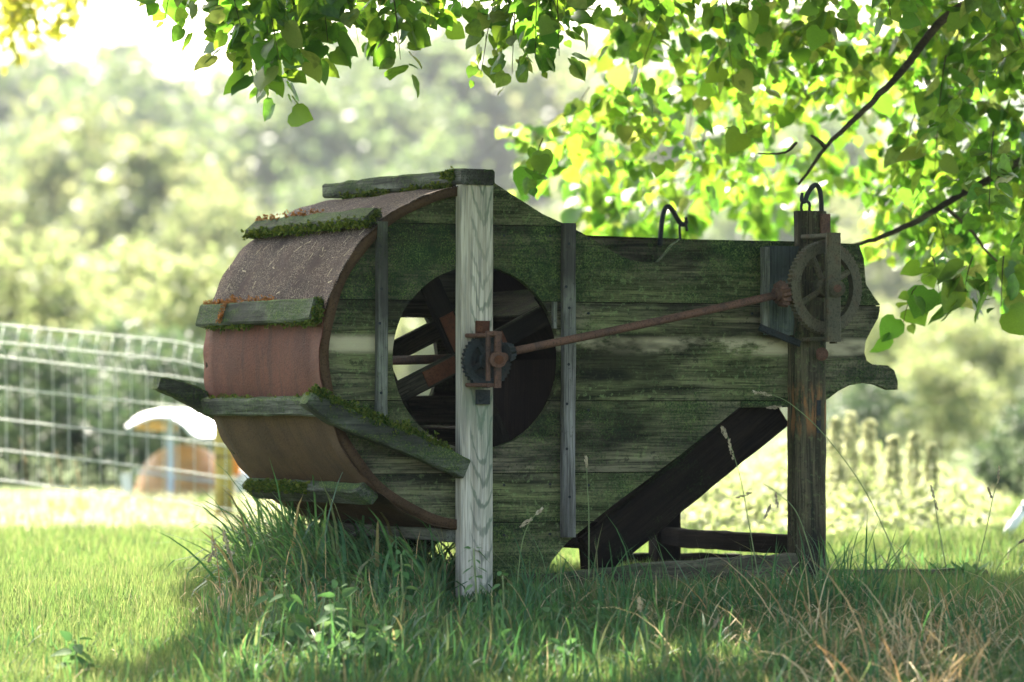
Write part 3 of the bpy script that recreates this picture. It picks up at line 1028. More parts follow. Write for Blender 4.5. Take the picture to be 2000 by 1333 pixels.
hn, hc = handle("carrying_handle", [(597, 778), (640, 803), (720, 838), (800, 868), (905, 916)], -.055, M_brace, .060, .058)
mp = []
for i in range(2, len(hc) - 3):
    mp.append(line_pts(hc[i] + Vector((0, -.01, .030)), hc[i + 1] + Vector((0, -.02, .030)), 36, .008))
mp = np.concatenate(mp)
tufts("moss", mp, np.array((0, -.3, 1)), .010, M_moss, hn)
handle("carrying_handle", [(305, 748), (345, 760), (385, 780), (420, 798), (480, 825), (660, 905)], WID + .05, M_brace, .060, .058)

# fan inside the drum
fan = tube("fan_axle", [(CX, -.185, CZ), (CX, WID + .1, CZ)], .014, M_iron, mc, 10)
rot0 = R_(116)
for k in range(4):
    a = rot0 + k * math.pi / 2
    d = Vector((math.cos(a), 0, math.sin(a))); tn = Vector((-d.z, 0, d.x))
    c0 = Vector((CX, 0, CZ))
    for y in (.10, WID - .14):
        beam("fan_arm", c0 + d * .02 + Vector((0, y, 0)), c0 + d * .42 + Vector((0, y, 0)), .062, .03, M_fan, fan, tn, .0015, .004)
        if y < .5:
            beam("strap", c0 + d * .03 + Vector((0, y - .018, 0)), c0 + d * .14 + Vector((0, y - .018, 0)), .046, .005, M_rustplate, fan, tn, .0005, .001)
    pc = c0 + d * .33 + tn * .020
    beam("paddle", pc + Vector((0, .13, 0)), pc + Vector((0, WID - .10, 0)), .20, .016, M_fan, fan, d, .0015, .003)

# chute under the right part
def P2(u, v, y): return P(u, v, y)


pa, pb = P(1500, 806, .045), P(1165, 1080, .045)
dd = (pb - pa).normalized(); nn = Vector((-dd.z, 0, dd.x))
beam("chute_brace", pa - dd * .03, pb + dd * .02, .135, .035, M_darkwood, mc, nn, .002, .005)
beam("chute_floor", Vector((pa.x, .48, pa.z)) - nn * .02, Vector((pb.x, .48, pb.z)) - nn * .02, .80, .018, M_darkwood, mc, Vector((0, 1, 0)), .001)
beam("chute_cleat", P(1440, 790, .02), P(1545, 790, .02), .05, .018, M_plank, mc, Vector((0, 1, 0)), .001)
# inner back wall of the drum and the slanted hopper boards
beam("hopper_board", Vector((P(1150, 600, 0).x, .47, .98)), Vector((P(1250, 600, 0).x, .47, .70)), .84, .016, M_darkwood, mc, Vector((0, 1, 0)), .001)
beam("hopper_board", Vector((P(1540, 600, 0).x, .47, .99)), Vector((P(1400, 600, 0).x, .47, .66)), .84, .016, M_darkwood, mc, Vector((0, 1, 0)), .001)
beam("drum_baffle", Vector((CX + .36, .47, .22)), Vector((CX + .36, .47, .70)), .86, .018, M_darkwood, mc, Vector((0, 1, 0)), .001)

# right legs
yq = -.055
x0, x1 = P(1557, 900, yq).x, P(1617, 900, yq).x
rx, rw = (x0 + x1) / 2, x1 - x0
secs = []
zz = np.linspace(-.05, P(1590, 412, yq).z, 26)
for i, z in enumerate(zz):
    up = max(0, min(1, (z - .98) / .04))
    hw = rw / 2 * (1 - .06 * up) + random.uniform(-.001, .001)
    ht = .036
    ch = .012 + .012 * up
    xo = random.uniform(-.001, .001) + (.012 * up)
    pr = [(hw - ch, -ht), (hw, -ht + ch), (hw, ht - ch), (hw - ch, ht), (-hw + ch, ht), (-hw, ht - ch), (-hw, -ht + ch), (-hw + ch, -ht)]
    secs.append([(z + .05, a + xo, b) for a, b in pr])
rp = obj("right_leg", sweep_mesh("right_leg", secs), M_rpost, mc, frame(Vector((rx, yq + .036, -.05)), Vector((rx, yq + .036, 1)), Vector((1, 0, 0))))
# mortise slots with rust stain, a bolt
for v0, v1 in ((782, 812), (822, 846)):
    beam("mortise", P(1599, v1, yq - .0015), P(1599, v0, yq - .0015), .013, .004, M_iron_dark, rp, Vector((1, 0, 0)), .0003, .0005)
tube("bolt", [P(1605, 692, yq + .01), P(1605, 692, yq - .03)], .013, M_iron, rp, 6, False)
tube("bolt_washer", [P(1605, 692, yq + .0), P(1605, 692, yq - .008)], .020, M_iron, rp, 14)
fx = rx
beam("rear_leg", Vector((fx, WID + .04, -.05)), Vector((fx, WID + .04, 1.0)), .085, .07, M_darkwood, mc, Vector((1, 0, 0)), .002)
zr = P(1556, 1065, .0).z
beam("cross_rail", Vector((fx - .01, .02, zr)), Vector((fx - .01, WID, zr)), .045, .058, M_darkwood, mc, Vector((1, 0, 0)), .002)
pr_ = P(880, 1047, 0)
beam("cross_rail", Vector((pcx - .055, .0, pr_.z)), Vector((pcx - .055, WID + .03, pr_.z)), .04, .036, M_strip, mc, Vector((1, 0, 0)), .002)
sill = beam("sill_beam", P(1030, 1152, -.06), P(1545, 1108, -.06), .09, .078, M_sill, mc, Vector((0, 1, 0)), .004, .012, .004)
beam("sill_beam", P(1150, 1098, WID + .1), P(1440, 1096, WID + .1), .07, .05, M_darkwood, mc, Vector((0, 1, 0)), .003)
beam("stub_post", P(1158, 1110, .12), P(1150, 1020, .12), .06, .05, M_darkwood, mc, Vector((1, 0, 0)), .002)
lg = beam("ground_log", P(1545, 1132, .15), P(1920, 1128, .15), .07, .055, M_sill, None, Vector((0, 1, 0)), .004, .014)
tag(lg, "low weathered timber lying in the grass right of the machine's leg", "timber")
# board behind the big wheel
yb = -.02
b0, b1 = P(1495, 560, yb), P(1558, 560, yb)
beam("backing_board", Vector(((b0.x + b1.x) / 2 + .015, yb, P(1500, 655, yb).z)), Vector(((b0.x + b1.x) / 2 + .015, yb, P(1500, 481, yb).z)), b1.x - b0.x + .03, .030, M_backboard, mc, Vector((1, 0, 0)), .001, .003)
beam("board_edge", P(1494, 640, yb - .022), P(1494, 483, yb - .022), .022, .022, M_strip, mc, Vector((1, 0, 0)), .001, .002)
beam("iron_strip", P(1484, 640, yb - .03), P(1562, 672, yb - .03), .012, .020, M_iron_dark, mc, Vector((0, 1, 0)), .0006, .002)


def gear(name, c, R, rim, thick, teeth, spokes, mat, parent, yaw=0.0, hub=.03, spoke_w=.022, ph=0.3):
    M = Matrix.Translation(c) @ Matrix.Rotation(yaw, 4, 'Z')
    bm = bmesh.new()
    n = teeth * 4
    ro, ri = [], []
    for k in range(n):
        a = 2 * math.pi * k / n
        r = R + (.0045 if k % 4 in (1, 2) else 0.0)
        ro.append((r * math.cos(a), r * math.sin(a)))
        ri.append(((R - rim) * math.cos(a), (R - rim) * math.sin(a)))
    L = {}
    for nm, ring in (("o", ro), ("i", ri)):
        for s, y in ((0, -thick / 2), (1, thick / 2)):
            L[nm, s] = [bm.verts.new((x, y, z)) for x, z in ring]
    for k in range(n):
        j = (k + 1) % n
        bm.faces.new((L["o", 0][k], L["o", 0][j], L["i", 0][j], L["i", 0][k]))
        bm.faces.new((L["o", 1][k], L["o", 1][j], L["i", 1][j], L["i", 1][k]))
        bm.faces.new((L["o", 0][k], L["o", 0][j], L["o", 1][j], L["o", 1][k]))
        bm.faces.new((L["i", 0][k], L["i", 0][j], L["i", 1][j], L["i", 1][k]))
    o = obj(name, bm_mesh(name, bm), mat, parent, M)
    for k in range(spokes):
        a = ph + 2 * math.pi * k / spokes
        d = Vector((math.cos(a), 0, math.sin(a))); tn = Vector((-d.z, 0, d.x))
        beam("spoke", M @ (d * hub * .7), M @ (d * (R - rim * .6)), spoke_w, thick * .7, mat, o, M.to_3x3() @ tn, .0006, .004)
    tube("hub", [M @ Vector((0, thick * 1.1, 0)), M @ Vector((0, -thick * 1.1, 0))], hub, mat, o, 16)
    return o


YG = -.125
gear("crank_wheel", P(1611, 562, YG), .134, .032, .020, 64, 4, M_iron_moss, mc, R_(11), .030, .018, R_(28))
# iron yoke that carries the wheel
yk = -.19
ykx = P(1627, 560, yk)
top, bot = P(1627, 455, yk).z, P(1627, 668, yk).z
yoke = beam("yoke", Vector((ykx.x, yk, bot)), Vector((ykx.x, yk, top)), .046, .016, M_iron_moss, mc, Vector((1, 0, 0)), .0006, .003)
beam("yoke_rib", Vector((ykx.x + .012, yk + .02, bot - .005)), Vector((ykx.x + .012, yk + .02, top - .01)), .012, .030, M_iron_moss, yoke, Vector((1, 0, 0)), .0006, .002)
for z in (top - .008, bot + .008):
    beam("yoke_arm", Vector((ykx.x, yk + .008, z)), Vector((ykx.x - .012, yq + .006, z)), .040, .014, M_iron_moss, yoke, Vector((1, 0, 0)), .0006, .003)
tube("bearing_boss", [P(1636, 564, yk + .03), P(1636, 564, yk - .026)], .024, M_iron_moss, yoke, 16)
tube("axle_end", [P(1636, 564, yk), P(1636, 564, yk - .045)], .012, M_iron, yoke, 12)
beam("post_band", P(1612, 466, yq - .006), P(1612, 418, yq - .006), .034, .008, M_iron, mc, Vector((1, 0, 0)), .0006, .002)

# driving rod with its two pinions
ra, rb = P(1516, 577, -.135), P(990, 689, -.175)
rod = tube("drive_rod", [ra, ra.lerp(rb, .33) + Vector((0, 0, -.002)), ra.lerp(rb, .66) + Vector((0, 0, -.002)), rb], .0118, M_iron, mc, 12)
axr = (ra - rb).normalized()


def pinion(c, ax, r0, r1, ln, teeth, mat, parent):
    bm = bmesh.new()
    e1 = ax.orthogonal().normalized(); e2 = ax.cross(e1)
    n = teeth * 2
    rings = []
    for s, r in ((-ln / 2, r0), (ln / 2, r1)):
        rings.append([bm.verts.new(c + ax * s + (e1 * math.cos(2 * math.pi * k / n) + e2 * math.sin(2 * math.pi * k / n)) * (r * (1.0 if k % 2 else .80))) for k in range(n)])
    for k in range(n):
        bm.faces.new((rings[0][k], rings[0][(k + 1) % n], rings[1][(k + 1) % n], rings[1][k]))
    bm.faces.new(rings[0][::-1]); bm.faces.new(rings[1])
    return obj("pinion", bm_mesh("pinion", bm), mat, parent)


pinion(P(1526, 575, -.135), axr, .036, .042, .022, 14, M_iron, rod)
tube("rod_collar", [ra - axr * .005, ra + axr * .02], .020, M_iron, rod, 12)
pinion(P(996, 688, -.175), axr, .030, .024, .020, 12, M_iron_dark, rod)

# fan gear and its yoke on the front post
fg = gear("fan_gear", P(950, 706, -.085), .072, .020, .018, 36, 4, M_iron_dark, mc, 0, .026, .018, .5)
tube("web", [P(950, 706, -.082), P(950, 706, -.078)], .056, M_iron_dark, fg, 24, False)
y1 = -.155
cxl = P(967, 700, y1)
ty, by = P(967, 648, y1).z, P(967, 758, y1).z
fy = beam("fan_yoke", Vector((cxl.x + .008, y1, by)), Vector((cxl.x + .008, y1, ty)), .020, .014, M_iron, mc, Vector((1, 0, 0)), .0006, .003)
beam("yoke_bar", Vector((cxl.x - .022, y1, by + .02)), Vector((cxl.x - .022, y1, ty)), .012, .012, M_iron, fy, Vector((1, 0, 0)), .0006, .002)
beam("yoke_bar", Vector((cxl.x + .026, y1 + .03, by)), Vector((cxl.x + .026, y1 + .03, ty - .015)), .010, .012, M_iron_moss, fy, Vector((1, 0, 0)), .0006, .002)
beam("yoke_bridge", Vector((cxl.x - .028, y1, ty - .006)), Vector((cxl.x + .018, y1, ty - .006)), .014, .014, M_iron, fy, Vector((0, 1, 0)), .0006, .003)
for z in (ty - .010, by + .008):
    beam("yoke_arm", Vector((cxl.x - .006, y1 + .008, z)), Vector((cxl.x - .03, yf + .0, z)), .034, .012, M_iron, fy, Vector((1, 0, 0)), .0006, .003)
tube("bearing_boss", [P(965, 702, y1 + .03), P(974, 703, y1 - .03)], .023, M_iron, fy, 16)
tube("axle_end", [P(974, 703, y1 - .026), P(975, 703, y1 - .036)], .013, M_rustplate, fy, 12)
for v0, v1, mt in ((627, 658, M_rustplate), (762, 790, M_iron_dark)):
    pl = beam("mount_plate", P(943, v1, yf - .006), P(943, v0, yf - .006), .044, .014, mt, fy, Vector((1, 0, 0)), .0008, .004)
    tube("bolt", [P(938, (v0 + v1) / 2, yf - .01), P(938, (v0 + v1) / 2, yf - .026)], .010, mt, fy, 6, False)

# hooks
hk = smooth_path([P(u, v, -.03) for u, v in ((1604, 425), (1604, 395), (1601, 372), (1595, 362), (1586, 366), (1577, 380), (1572, 393), (1566, 391), (1567, 377))], 5)
tube("hook", hk, [.0075] * (len(hk) - 8) + list(np.linspace(.0075, .004, 8)), M_iron_dark, mc, 8)
ey = smooth_path([P(u, v, -.03) for u, v in ((1570, 420), (1565, 408), (1567, 396), (1574, 393), (1581, 399), (1581, 412), (1586, 418))], 5)
tube("hook_eye", ey, .0045, M_iron_dark, mc, 7)
YH = WID - .01
hk = smooth_path([P(u, v, YH) for u, v in ((1289, 480), (1291, 450), (1294, 425), (1299, 408), (1306, 404), (1314, 412), (1322, 426), (1331, 438), (1340, 436), (1339, 424))], 5)
tube("hook", hk, [.0085] * (len(hk) - 8) + list(np.linspace(.0085, .004, 8)), M_iron_dark, mc, 8)
ey = smooth_path([P(u, v, YH) for u, v in ((1329, 475), (1328, 455), (1328, 440), (1334, 436), (1340, 442), (1342, 452))], 5)
tube("hook_eye", ey, .0045, M_iron_dark, mc, 7)

# ------------------------------------------------------------------ linden tree
HEART = [(0, .06), (.18, -.05), (.40, .06), (.51, .32), (.42, .60), (.22, .86), (.0, 1.10)]


def heart(asym, fold_, droop):
    v = [(0, .06, 0), (0, .38, 0), (0, .72, -.04 * droop), (0, 1.10, -.20 * droop)]
    f = []
    for sgn in (1, -1):
        b = len(v)
        for x, y in HEART[1:6]:
            xx = x * sgn * (1 + asym * sgn)
            v.append((xx, y, fold_ * abs(xx) - .16 * droop * y * y + .03 * math.sin(y * 9)))
        q = [(0, b, b + 1), (0, b + 1, 1), (1, b + 1, b + 2), (1, b + 2, b + 3), (1, b + 3, 2), (2, b + 3, b + 4), (2, b + 4, 3)]
        f += q if sgn > 0 else [t[::-1] for t in q]
    return np.array(v), np.array(f)


LEAVES = [heart(.06, .18, .6), heart(-.08, .05, 1.0), heart(.0, .30, .3), heart(.1, -.08, .8)]
tr = empty("linden_tree", W(3.6, 15.5, 0), "leafy linden tree whose branches hang into the picture from above and right", "tree")
trunk_pts = [W(3.6, 15.5, -.1), W(3.62, 15.45, 1.2), W(3.5, 15.3, 2.6), W(3.4, 15.2, 4.2), W(3.3, 15.0, 6.5)]
tube("trunk", smooth_path(trunk_pts, 4), list(np.linspace(.24, .07, 17)), M_bark, tr, 14)


def limb(pts, r0, r1, k=5):
    p = smooth_path(pts, k)
    jitter = [q + Vector((random.uniform(-1, 1), random.uniform(-1, 1), random.uniform(-1, 1))) * r0 * .12 for q in p]
    return tube("limb", jitter, list(np.linspace(r0, r1, len(p))), M_bark, tr, 8)


limb([W(3.5, 15.3, 2.6), W(2.5, 14.4, 2.35), A(2080, -80, 13.6), A(1860, 25, 13.5), A(1762, 140, 13.4), A(1690, 212, 13.3), A(1612, 288, 13.2), A(1560, 362, 13.1)], .024, .004)
limb([A(1612, 288, 13.2), A(1598, 274, 13.1), A(1585, 266, 13.0)], .008, .004)
limb([A(1556, 278, 13.0), A(1538, 296, 13.0), A(1512, 301, 13.0), A(1480, 300, 13.0)], .005, .002)
limb([W(3.6, 15.4, 1.6), W(2.6, 15.0, 1.45), A(2080, 290, 14.0), A(1900, 368, 13.9), A(1812, 420, 13.8), A(1735, 458, 13.7), A(1670, 480, 13.7), A(1600, 500, 13.7)], .020, .004)
limb([A(1850, 408, 13.85), A(1900, 455, 13.9), A(1935, 500, 13.9), A(1995, 540, 14.0)], .007, .003)
limb([W(3.4, 15.2, 3.6), W(2.2, 14, 2.9), W(.8, 12.6, 2.25), A(900, -95, 12.1), A(620, -75, 11.9), A(350, -55, 11.9)], .05, .006)
limb([W(3.4, 15.2, 3.4), W(1.8, 16.5, 3.0), A(1700, -100, 17.5), A(1520, 60, 18.5), A(1420, 190, 19)], .05, .006)
limb([W(3.5, 15.3, 3.0), W(2.6, 13, 2.3), A(1900, -110, 11.6), A(1400, -90, 11.3), A(1080, -80, 11.4)], .04, .006)

sprays = []   # start, end, leaf count, leaf size, spread
def spray(u0, v0, u1, v1, dp, n, sz=.10, dd=.25, sp=.05):
    sprays.append((A(u0, v0, dp), A(u1, v1, dp + random.uniform(-dd, dd)), int(n * 1.3), sz * .84, sp))


for u0, v0, u1, v1, n in ((350, -70, 322, 15, 9), (400, -70, 385, 40, 13), (450, -70, 440, 75, 16), (480, -60, 500, 125, 20), (515, -50, 545, 120, 18), (530, -40, 552, 170, 22), (500, -60, 545, 95, 20), (560, -60, 600, 80, 18), (520, -60, 610, 70, 16),
                          (420, -70, 470, 30, 12), (575, -60, 590, 85, 14), (620, -60, 640, 60, 13), (660, -70, 700, 62, 14), (720, -60, 750, 55, 13), (760, -50, 782, 95, 13), (800, -60, 810, 35, 12),
                          (840, -70, 860, 15, 9), (890, -70, 905, 8, 7), (350, -70, 460, 10, 12), (560, -80, 700, 10, 16), (700, -80, 850, 0, 14)):
    spray(u0, v0, u1, v1 + 22, random.uniform(11.3, 12.3), int(n * 1.55), random.uniform(.054, .074))
for u0, v0, u1, v1, n in ((985, -70, 940, 140, 22), (1010, -60, 1000, 145, 22), (1050, -70, 1045, 115, 22), (1085, -60, 1092, 110, 18), (1130, -70, 1115, 45, 14), (960, -60, 1010, 60, 16), (1030, -90, 1090, 30, 14),
                          (1230, -70, 1262, 5, 7), (1300, -90, 1320, -5, 7), (1180, -70, 1190, 5, 7), (1420, -80, 1430, 10, 9), (1600, -80, 1620, 30, 12), (1720, -80, 1740, 40, 12)):
    spray(u0, v0, u1, v1, random.uniform(11.3, 12.2), int(n * 1.15), random.uniform(.052, .072), .15)


def inside(poly, x, y):
    c = False
    for i in range(len(poly)):
        (x0, y0), (x1, y1) = poly[i - 1], poly[i]
        if (y0 > y) != (y1 > y) and x < (x1 - x0) * (y - y0) / (y1 - y0) + x0: c = not c
    return c


def fill(poly, n, d0, d1, leaves, size, ln, rs):
    r = random.Random(rs)
    xs = [p[0] for p in poly]; ys = [p[1] for p in poly]
    k = 0
    while k < n:
        u, v = r.uniform(min(xs), max(xs)), r.uniform(min(ys), max(ys))
        if not inside(poly, u, v): continue
        k += 1
        dp = r.uniform(d0, d1)
        a = r.uniform(.5, 2.9)       # hanging, mostly to the lower left
        L = ln * r.uniform(.6, 1.3)
        spray(u - .75 * L * math.cos(a), v - .75 * L * math.sin(a), u + .25 * L * math.cos(a), v + .25 * L * math.sin(a), dp, r.randint(leaves - 4, leaves + 4), size * r.uniform(.85, 1.15), .3, .055)


fill([(1740, 300), (2040, 330), (2040, 570), (1900, 580), (1790, 480)], 18, 13.6, 16.0, 17, .064, 160, 8)
fill([(1180, -40), (2040, -40), (2040, 260), (1720, 190), (1400, 130), (1200, 140)], 26, 13.6, 15.4, 17, .070, 190, 9)
# upper right mass, the lower fringe, and blurred twigs farther back
fill([(1190, -30), (2040, -30), (2040, 330), (1700, 270), (1480, 210), (1230, 250), (1160, 170)], 62, 14.2, 17.5, 17, .064, 190, 1)
fill([(1700, -60), (2060, -60), (2060, 420), (1850, 350), (1700, 180)], 30, 12.8, 15.0, 18, .070, 200, 5)
fill([(1050, 300), (1160, 190), (1480, 200), (1560, 330), (1480, 380), (1320, 360), (1200, 370), (1060, 330)], 24, 14.5, 17.5, 16, .064, 170, 2)
fill([(1640, 280), (2040, 330), (2040, 560), (1880, 560), (1760, 480), (1680, 440)], 26, 14.4, 17.5, 17, .066, 170, 3)
fill([(930, 290), (1080, 270), (1400, 340), (1700, 330), (2000, 480), (2000, 560), (1780, 520), (1560, 470), (1200, 470), (1020, 350)], 60, 17, 21, 13, .09, 120, 4)
fill([(1200, 60), (2000, 60), (2000, 450), (1400, 400)], 40, 17, 21, 13, .09, 140, 6)
for u0, v0, u1, v1, n in ((1790, 560, 1762, 640, 6), (1900, 500, 1880, 590, 10), (1960, 500, 1955, 600, 10), (2000, 480, 1995, 575, 10), (1820, 500, 1835, 575, 8), (1060, 270, 1040, 345, 7), (1450, 240, 1462, 285, 4)):
    spray(u0, v0, u1, v1, 13.2, n, .09)

Lp, Lt, Ln, Ls = [], [], [], []
tw = Stack()
for (p0, p1, n, sz, sp) in sprays:
    p0, p1 = np.array(p0), np.array(p1)
    ax = p1 - p0
    L = np.linalg.norm(ax)
    side = np.cross(ax / L, [0, 0, 1.0]); nn_ = np.linalg.norm(side)
    side = side / nn_ if nn_ > .2 else np.array(RT)
    bend = np.array([0, 0, 1.0]) * L * .12
    ts = np.linspace(.12, 1.0, n) + rng.normal(0, .02, n)
    for i, t in enumerate(ts):
        base = p0 + ax * t + bend * 4 * t * (1 - t)
        sg = 1 if i % 2 else -1
        out = side * sg * rng.uniform(.5, 1.2) + np.array(FW) * rng.normal(0, .7) + ax / L * .5
        out = out / np.linalg.norm(out)
        pet = rng.uniform(.35, 1.0) * sp
        tip = out * rng.uniform(.4, 1.2) + np.array([0, 0, -1.0]) * rng.uniform(-.15, 1.0)
        nrm = np.array([0, 0, 1.0]) + rng.normal(0, .75, 3)
        Lp.append(base + out * pet - np.array([0, 0, .012])); Lt.append(tip); Ln.append(nrm); Ls.append(sz * rng.choice([.45, .7, .9, 1.1, 1.3]) * rng.uniform(.9, 1.1))
    # the twig itself
    k = 5
    cen = np.stack([p0 + ax * t + bend * 4 * t * (1 - t) for t in np.linspace(0, 1, k)])
    e1 = np.array(RT); e2 = np.array(FW)
    ring = np.stack([e1 * math.cos(a) + e2 * math.sin(a) for a in (0, 2.09, 4.19)])
    v = (cen[:, None, :] + ring[None] * np.linspace(.0032, .0012, k)[:, None, None]).reshape(-1, 3)
    qd = [(3 * i + j, 3 * i + (j + 1) % 3, 3 * i + 3 + (j + 1) % 3, 3 * i + 3 + j) for i in range(k - 1) for j in range(3)]
    tw.add(v, None, qd)
Lp, Lt, Ln, Ls = map(np.array, (Lp, Lt, Ln, Ls))
lu, lv, _d = proj(Lp)
ok_ = ~((lu < 985) & (lv > 235) & (lv < 420))        # no twig reaches out over the drum
Lp, Lt, Ln, Ls = Lp[ok_], Lt[ok_], Ln[ok_], Ls[ok_]
LR = rots(Lt, Ln)
tag(obj("twigs", tw.mesh("twigs"), M_bark, tr), kind="stuff")
u, v, dep = proj(Lp)
onscreen = (u > 20) & (u < 1980) & (v > 5) & (v < 1300)
facing = np.abs(LR[:, :, 2] @ np.array(FW))
score = np.where(onscreen, Ls / dep * (.35 + facing), 0)
order = np.argsort(-score)
single = order[:300]
rest = order[300:]
leaf_me = [mesh_np("leaf", vv, ff) for vv, ff in LEAVES]
for m in leaf_me: m.materials.append(M_leaf)
for i in single:
    M = Matrix(LR[i].tolist()).to_4x4() @ Matrix.Scale(float(Ls[i]), 4)
    M.translation = Vector(Lp[i])
    obj("leaf", leaf_me[i % 4], M_leaf, tr, M)
st = Stack()
for k in range(4):
    sel = rest[rest % 4 == k]
    st.add(*scatter(LEAVES[k][0], LEAVES[k][1], Lp[sel], LR[sel], Ls[sel]))
# the crown above the picture, which shades the machine and the near grass
N = 52000
t_d = rng.uniform(5.5, 13.4, N)
t_r = rng.uniform(-1.55, 4.5, N)
edge = -.90 + .08 * np.sin(t_d * 2.3) + .05 * np.sin(t_d * 5.1 + 1) - np.clip(10.0 - t_d, 0, 3) * .38
keep = t_r > edge
gap = (t_d > 9.2) & (t_d < 10.9) & (t_r < .75)          # unseen leaves thinned so sun reaches the low left branch
keep &= ~(gap & (rng.uniform(0, 1, N) < .82))
dap = np.sin(t_r * 7.3 + np.sin(t_d * 5.1) * 1.4) + np.sin(t_d * 9.7 + np.sin(t_r * 4.3 + 2) * 1.6) + .6 * np.sin(t_r * 15 + t_d * 13)
keep &= ~((t_d < 10.9) & (dap > .62 + .12 * np.clip(t_r, -1, 1)))  # holes cut in the unseen leaves to drop dapples on the near grass
keep &= t_d < 13.1 + .15 * np.sin(t_r * 3) - np.clip(t_r - .2, 0, 1) * .3
t_d, t_r = t_d[keep], t_r[keep]
N = len(t_d)
hz_ = 2.45 + 4.3 * rng.beta(1.1, 1.5, N)
tp = np.array(CAM)[None] + np.array(RT) * t_r[:, None] + np.array(FW) * t_d[:, None]
tp[:, 2] = 0
cp = tp + np.array(SUN)[None] * (hz_ / SUN.z)[:, None]
uu, vv, dd_ = proj(cp)
ok = ~((uu > -60) & (uu < 2060) & (vv > -40) & (dd_ > 1))
cp = cp[ok]; N = len(cp)
tip = rand_dirs(N); tip[:, 2] -= .5
nr = rng.normal(0, .5, (N, 3)); nr[:, 2] += 1
v, f = scatter(CARD, CARD_F, cp, rots(tip, nr), rng.uniform(.10, .16, N))
st.add(v, f)
tag(obj("foliage", st.mesh("foliage"), M_leaf, tr), kind="stuff")

# a second tree whose twig tips hang in at the upper left corner
t2 = empty("ash_tree", W(-4.2, 21, 0), "small leaved yellow green tree whose twig tips hang in at the upper left corner", "tree")
tube("trunk", [W(-4.2, 21, -.1), W(-4.15, 21, 1.5), W(-3.9, 20.8, 3.6)], [.13, .11, .06], M_bark, t2, 10)
tube("limb", smooth_path([W(-3.95, 20.8, 3.2), W(-3.2, 20.4, 3.1), A(60, -90, 20), A(150, -30, 20)], 4), list(np.linspace(.05, .01, 13)), M_bark, t2, 7)
pos, tip = [], []
tw = Stack()
for k in range(26):
    uu0 = random.uniform(0, 160); L = random.uniform(60, 190) * (1 - abs(uu0 - 70) / 160)
    p0, p1 = np.array(A(uu0 + 20, -60, 20)), np.array(A(uu0 - random.uniform(0, 25), -60 + L + 20, 20 + random.uniform(-.4, .4)))
    for t in np.linspace(.1, 1, 16):
        pos.append(p0 + (p1 - p0) * t + rng.normal(0, .025, 3)); tip.append(rng.normal(0, .6, 3) + np.array([0, 0, -.8]))
pos, tip = np.array(pos), np.array(tip)
nr = rng.normal(0, .7, pos.shape); nr[:, 2] += .6
v, f = scatter(CARD * [.6, 1, 1], CARD_F, pos, rots(tip, nr), rng.uniform(.04, .075, len(pos)))
n2_ = 1800
cpos = np.array(W(-4.9, 20.6, 4.6)) + rng.normal(0, 1, (n2_, 3)) * np.array([.8, .8, .55])
v2, f2 = scatter(CARD, CARD_F, cpos, rots(rand_dirs(n2_), rand_dirs(n2_)), rng.uniform(.05, .09, n2_))
st = Stack(); st.add(v, f); st.add(v2, f2)
tag(obj("foliage", st.mesh("foliage"), M_leaf2, t2), kind="stuff")

# ------------------------------------------------------------------ grass
def field(n, d0, d1, r0f, r1f, fn=None):
    """random ground points in the field of view: d0..d1 away, r as a share of the half width"""
    dpt = rng.uniform(d0, d1, n)
    half = 1040 / FPX * dpt
    r = rng.uniform(r0f, r1f, n) * half
    p = np.array(CAM)[None] + np.array(RT) * r[:, None] + np.array(FW) * dpt[:, None]
    p[:, 2] = gz(p)
    return p, r, dpt


def px(r, d): return 1000 + FPX * r / d


st = Stack()
p, r, d = field(130000, 10.0, 13.5, -1, 1)
h = rng.uniform(.035, .085, len(p))
uq = px(r, d)
h = np.where((uq > 870) & (uq < 990) & (d > 11.2) & (d < 11.97), h * .35, h)
st.add(*blades(p, h, rng.uniform(.0025, .0045, len(p)), rng.normal(.1, .25, len(p)), rng.uniform(0, .9, len(p)), 2))
p, r, d = field(100000, 13.5, 23.5, -1, 1)
h = rng.uniform(.04, .095, len(p))
st.add(*blades(p, h, rng.uniform(.004, .007, len(p)), rng.normal(.1, .25, len(p)), rng.uniform(0, .8, len(p)), 2))
tag(obj("lawn_grass", st.mesh("lawn_grass"), M_grass), "short bright green lawn grass covering the meadow", "grass", None, "stuff")

# longer arching blades round the machine and across the front
st = Stack()


def long_patch(n, u0, u1, d0, d1, hmin, hmax, curve=1.0, w=(.004, .009), clump=0, side=None, lean=.3):
    dpt = near(rng.uniform(d0, d1, n))
    r = (rng.uniform(u0, u1, n) - 1000) / FPX * dpt
    if clump:                                     # gather the blades in tussocks
        ck = rng.integers(0, clump, n)
        cr, cd_ = rng.uniform(r.min(), r.max(), clump), rng.uniform(dpt.min(), dpt.max(), clump)
        k = rng.uniform(0, 1, n) < .75
        r = np.where(k, cr[ck] + rng.normal(0, .03, n), r)
        dpt = np.where(k, cd_[ck] + rng.normal(0, .03, n), dpt)
    p = np.array(CAM)[None] + np.array(RT) * r[:, None] + np.array(FW) * dpt[:, None]
    p[:, 2] = gz(p)
    h = rng.uniform(hmin, hmax, n) * rng.uniform(.5, 1, n)
    uq = px(r, dpt)
    h = np.where((uq > 860) & (uq < 1000) & (dpt > 11.1) & (dpt < 12.0), np.minimum(h, .05), h)
    az = None if side is None else np.where(rng.uniform(0, 1, n) < .7, side + rng.normal(0, .7, n), rng.uniform(0, 6.28, n))
    return blades(p, h, rng.uniform(*w, n), rng.normal(.15, lean, n) if lean < 1 else rng.uniform(.1, 1.5, n), rng.uniform(.2, 1.2, n) * curve, 5, az)


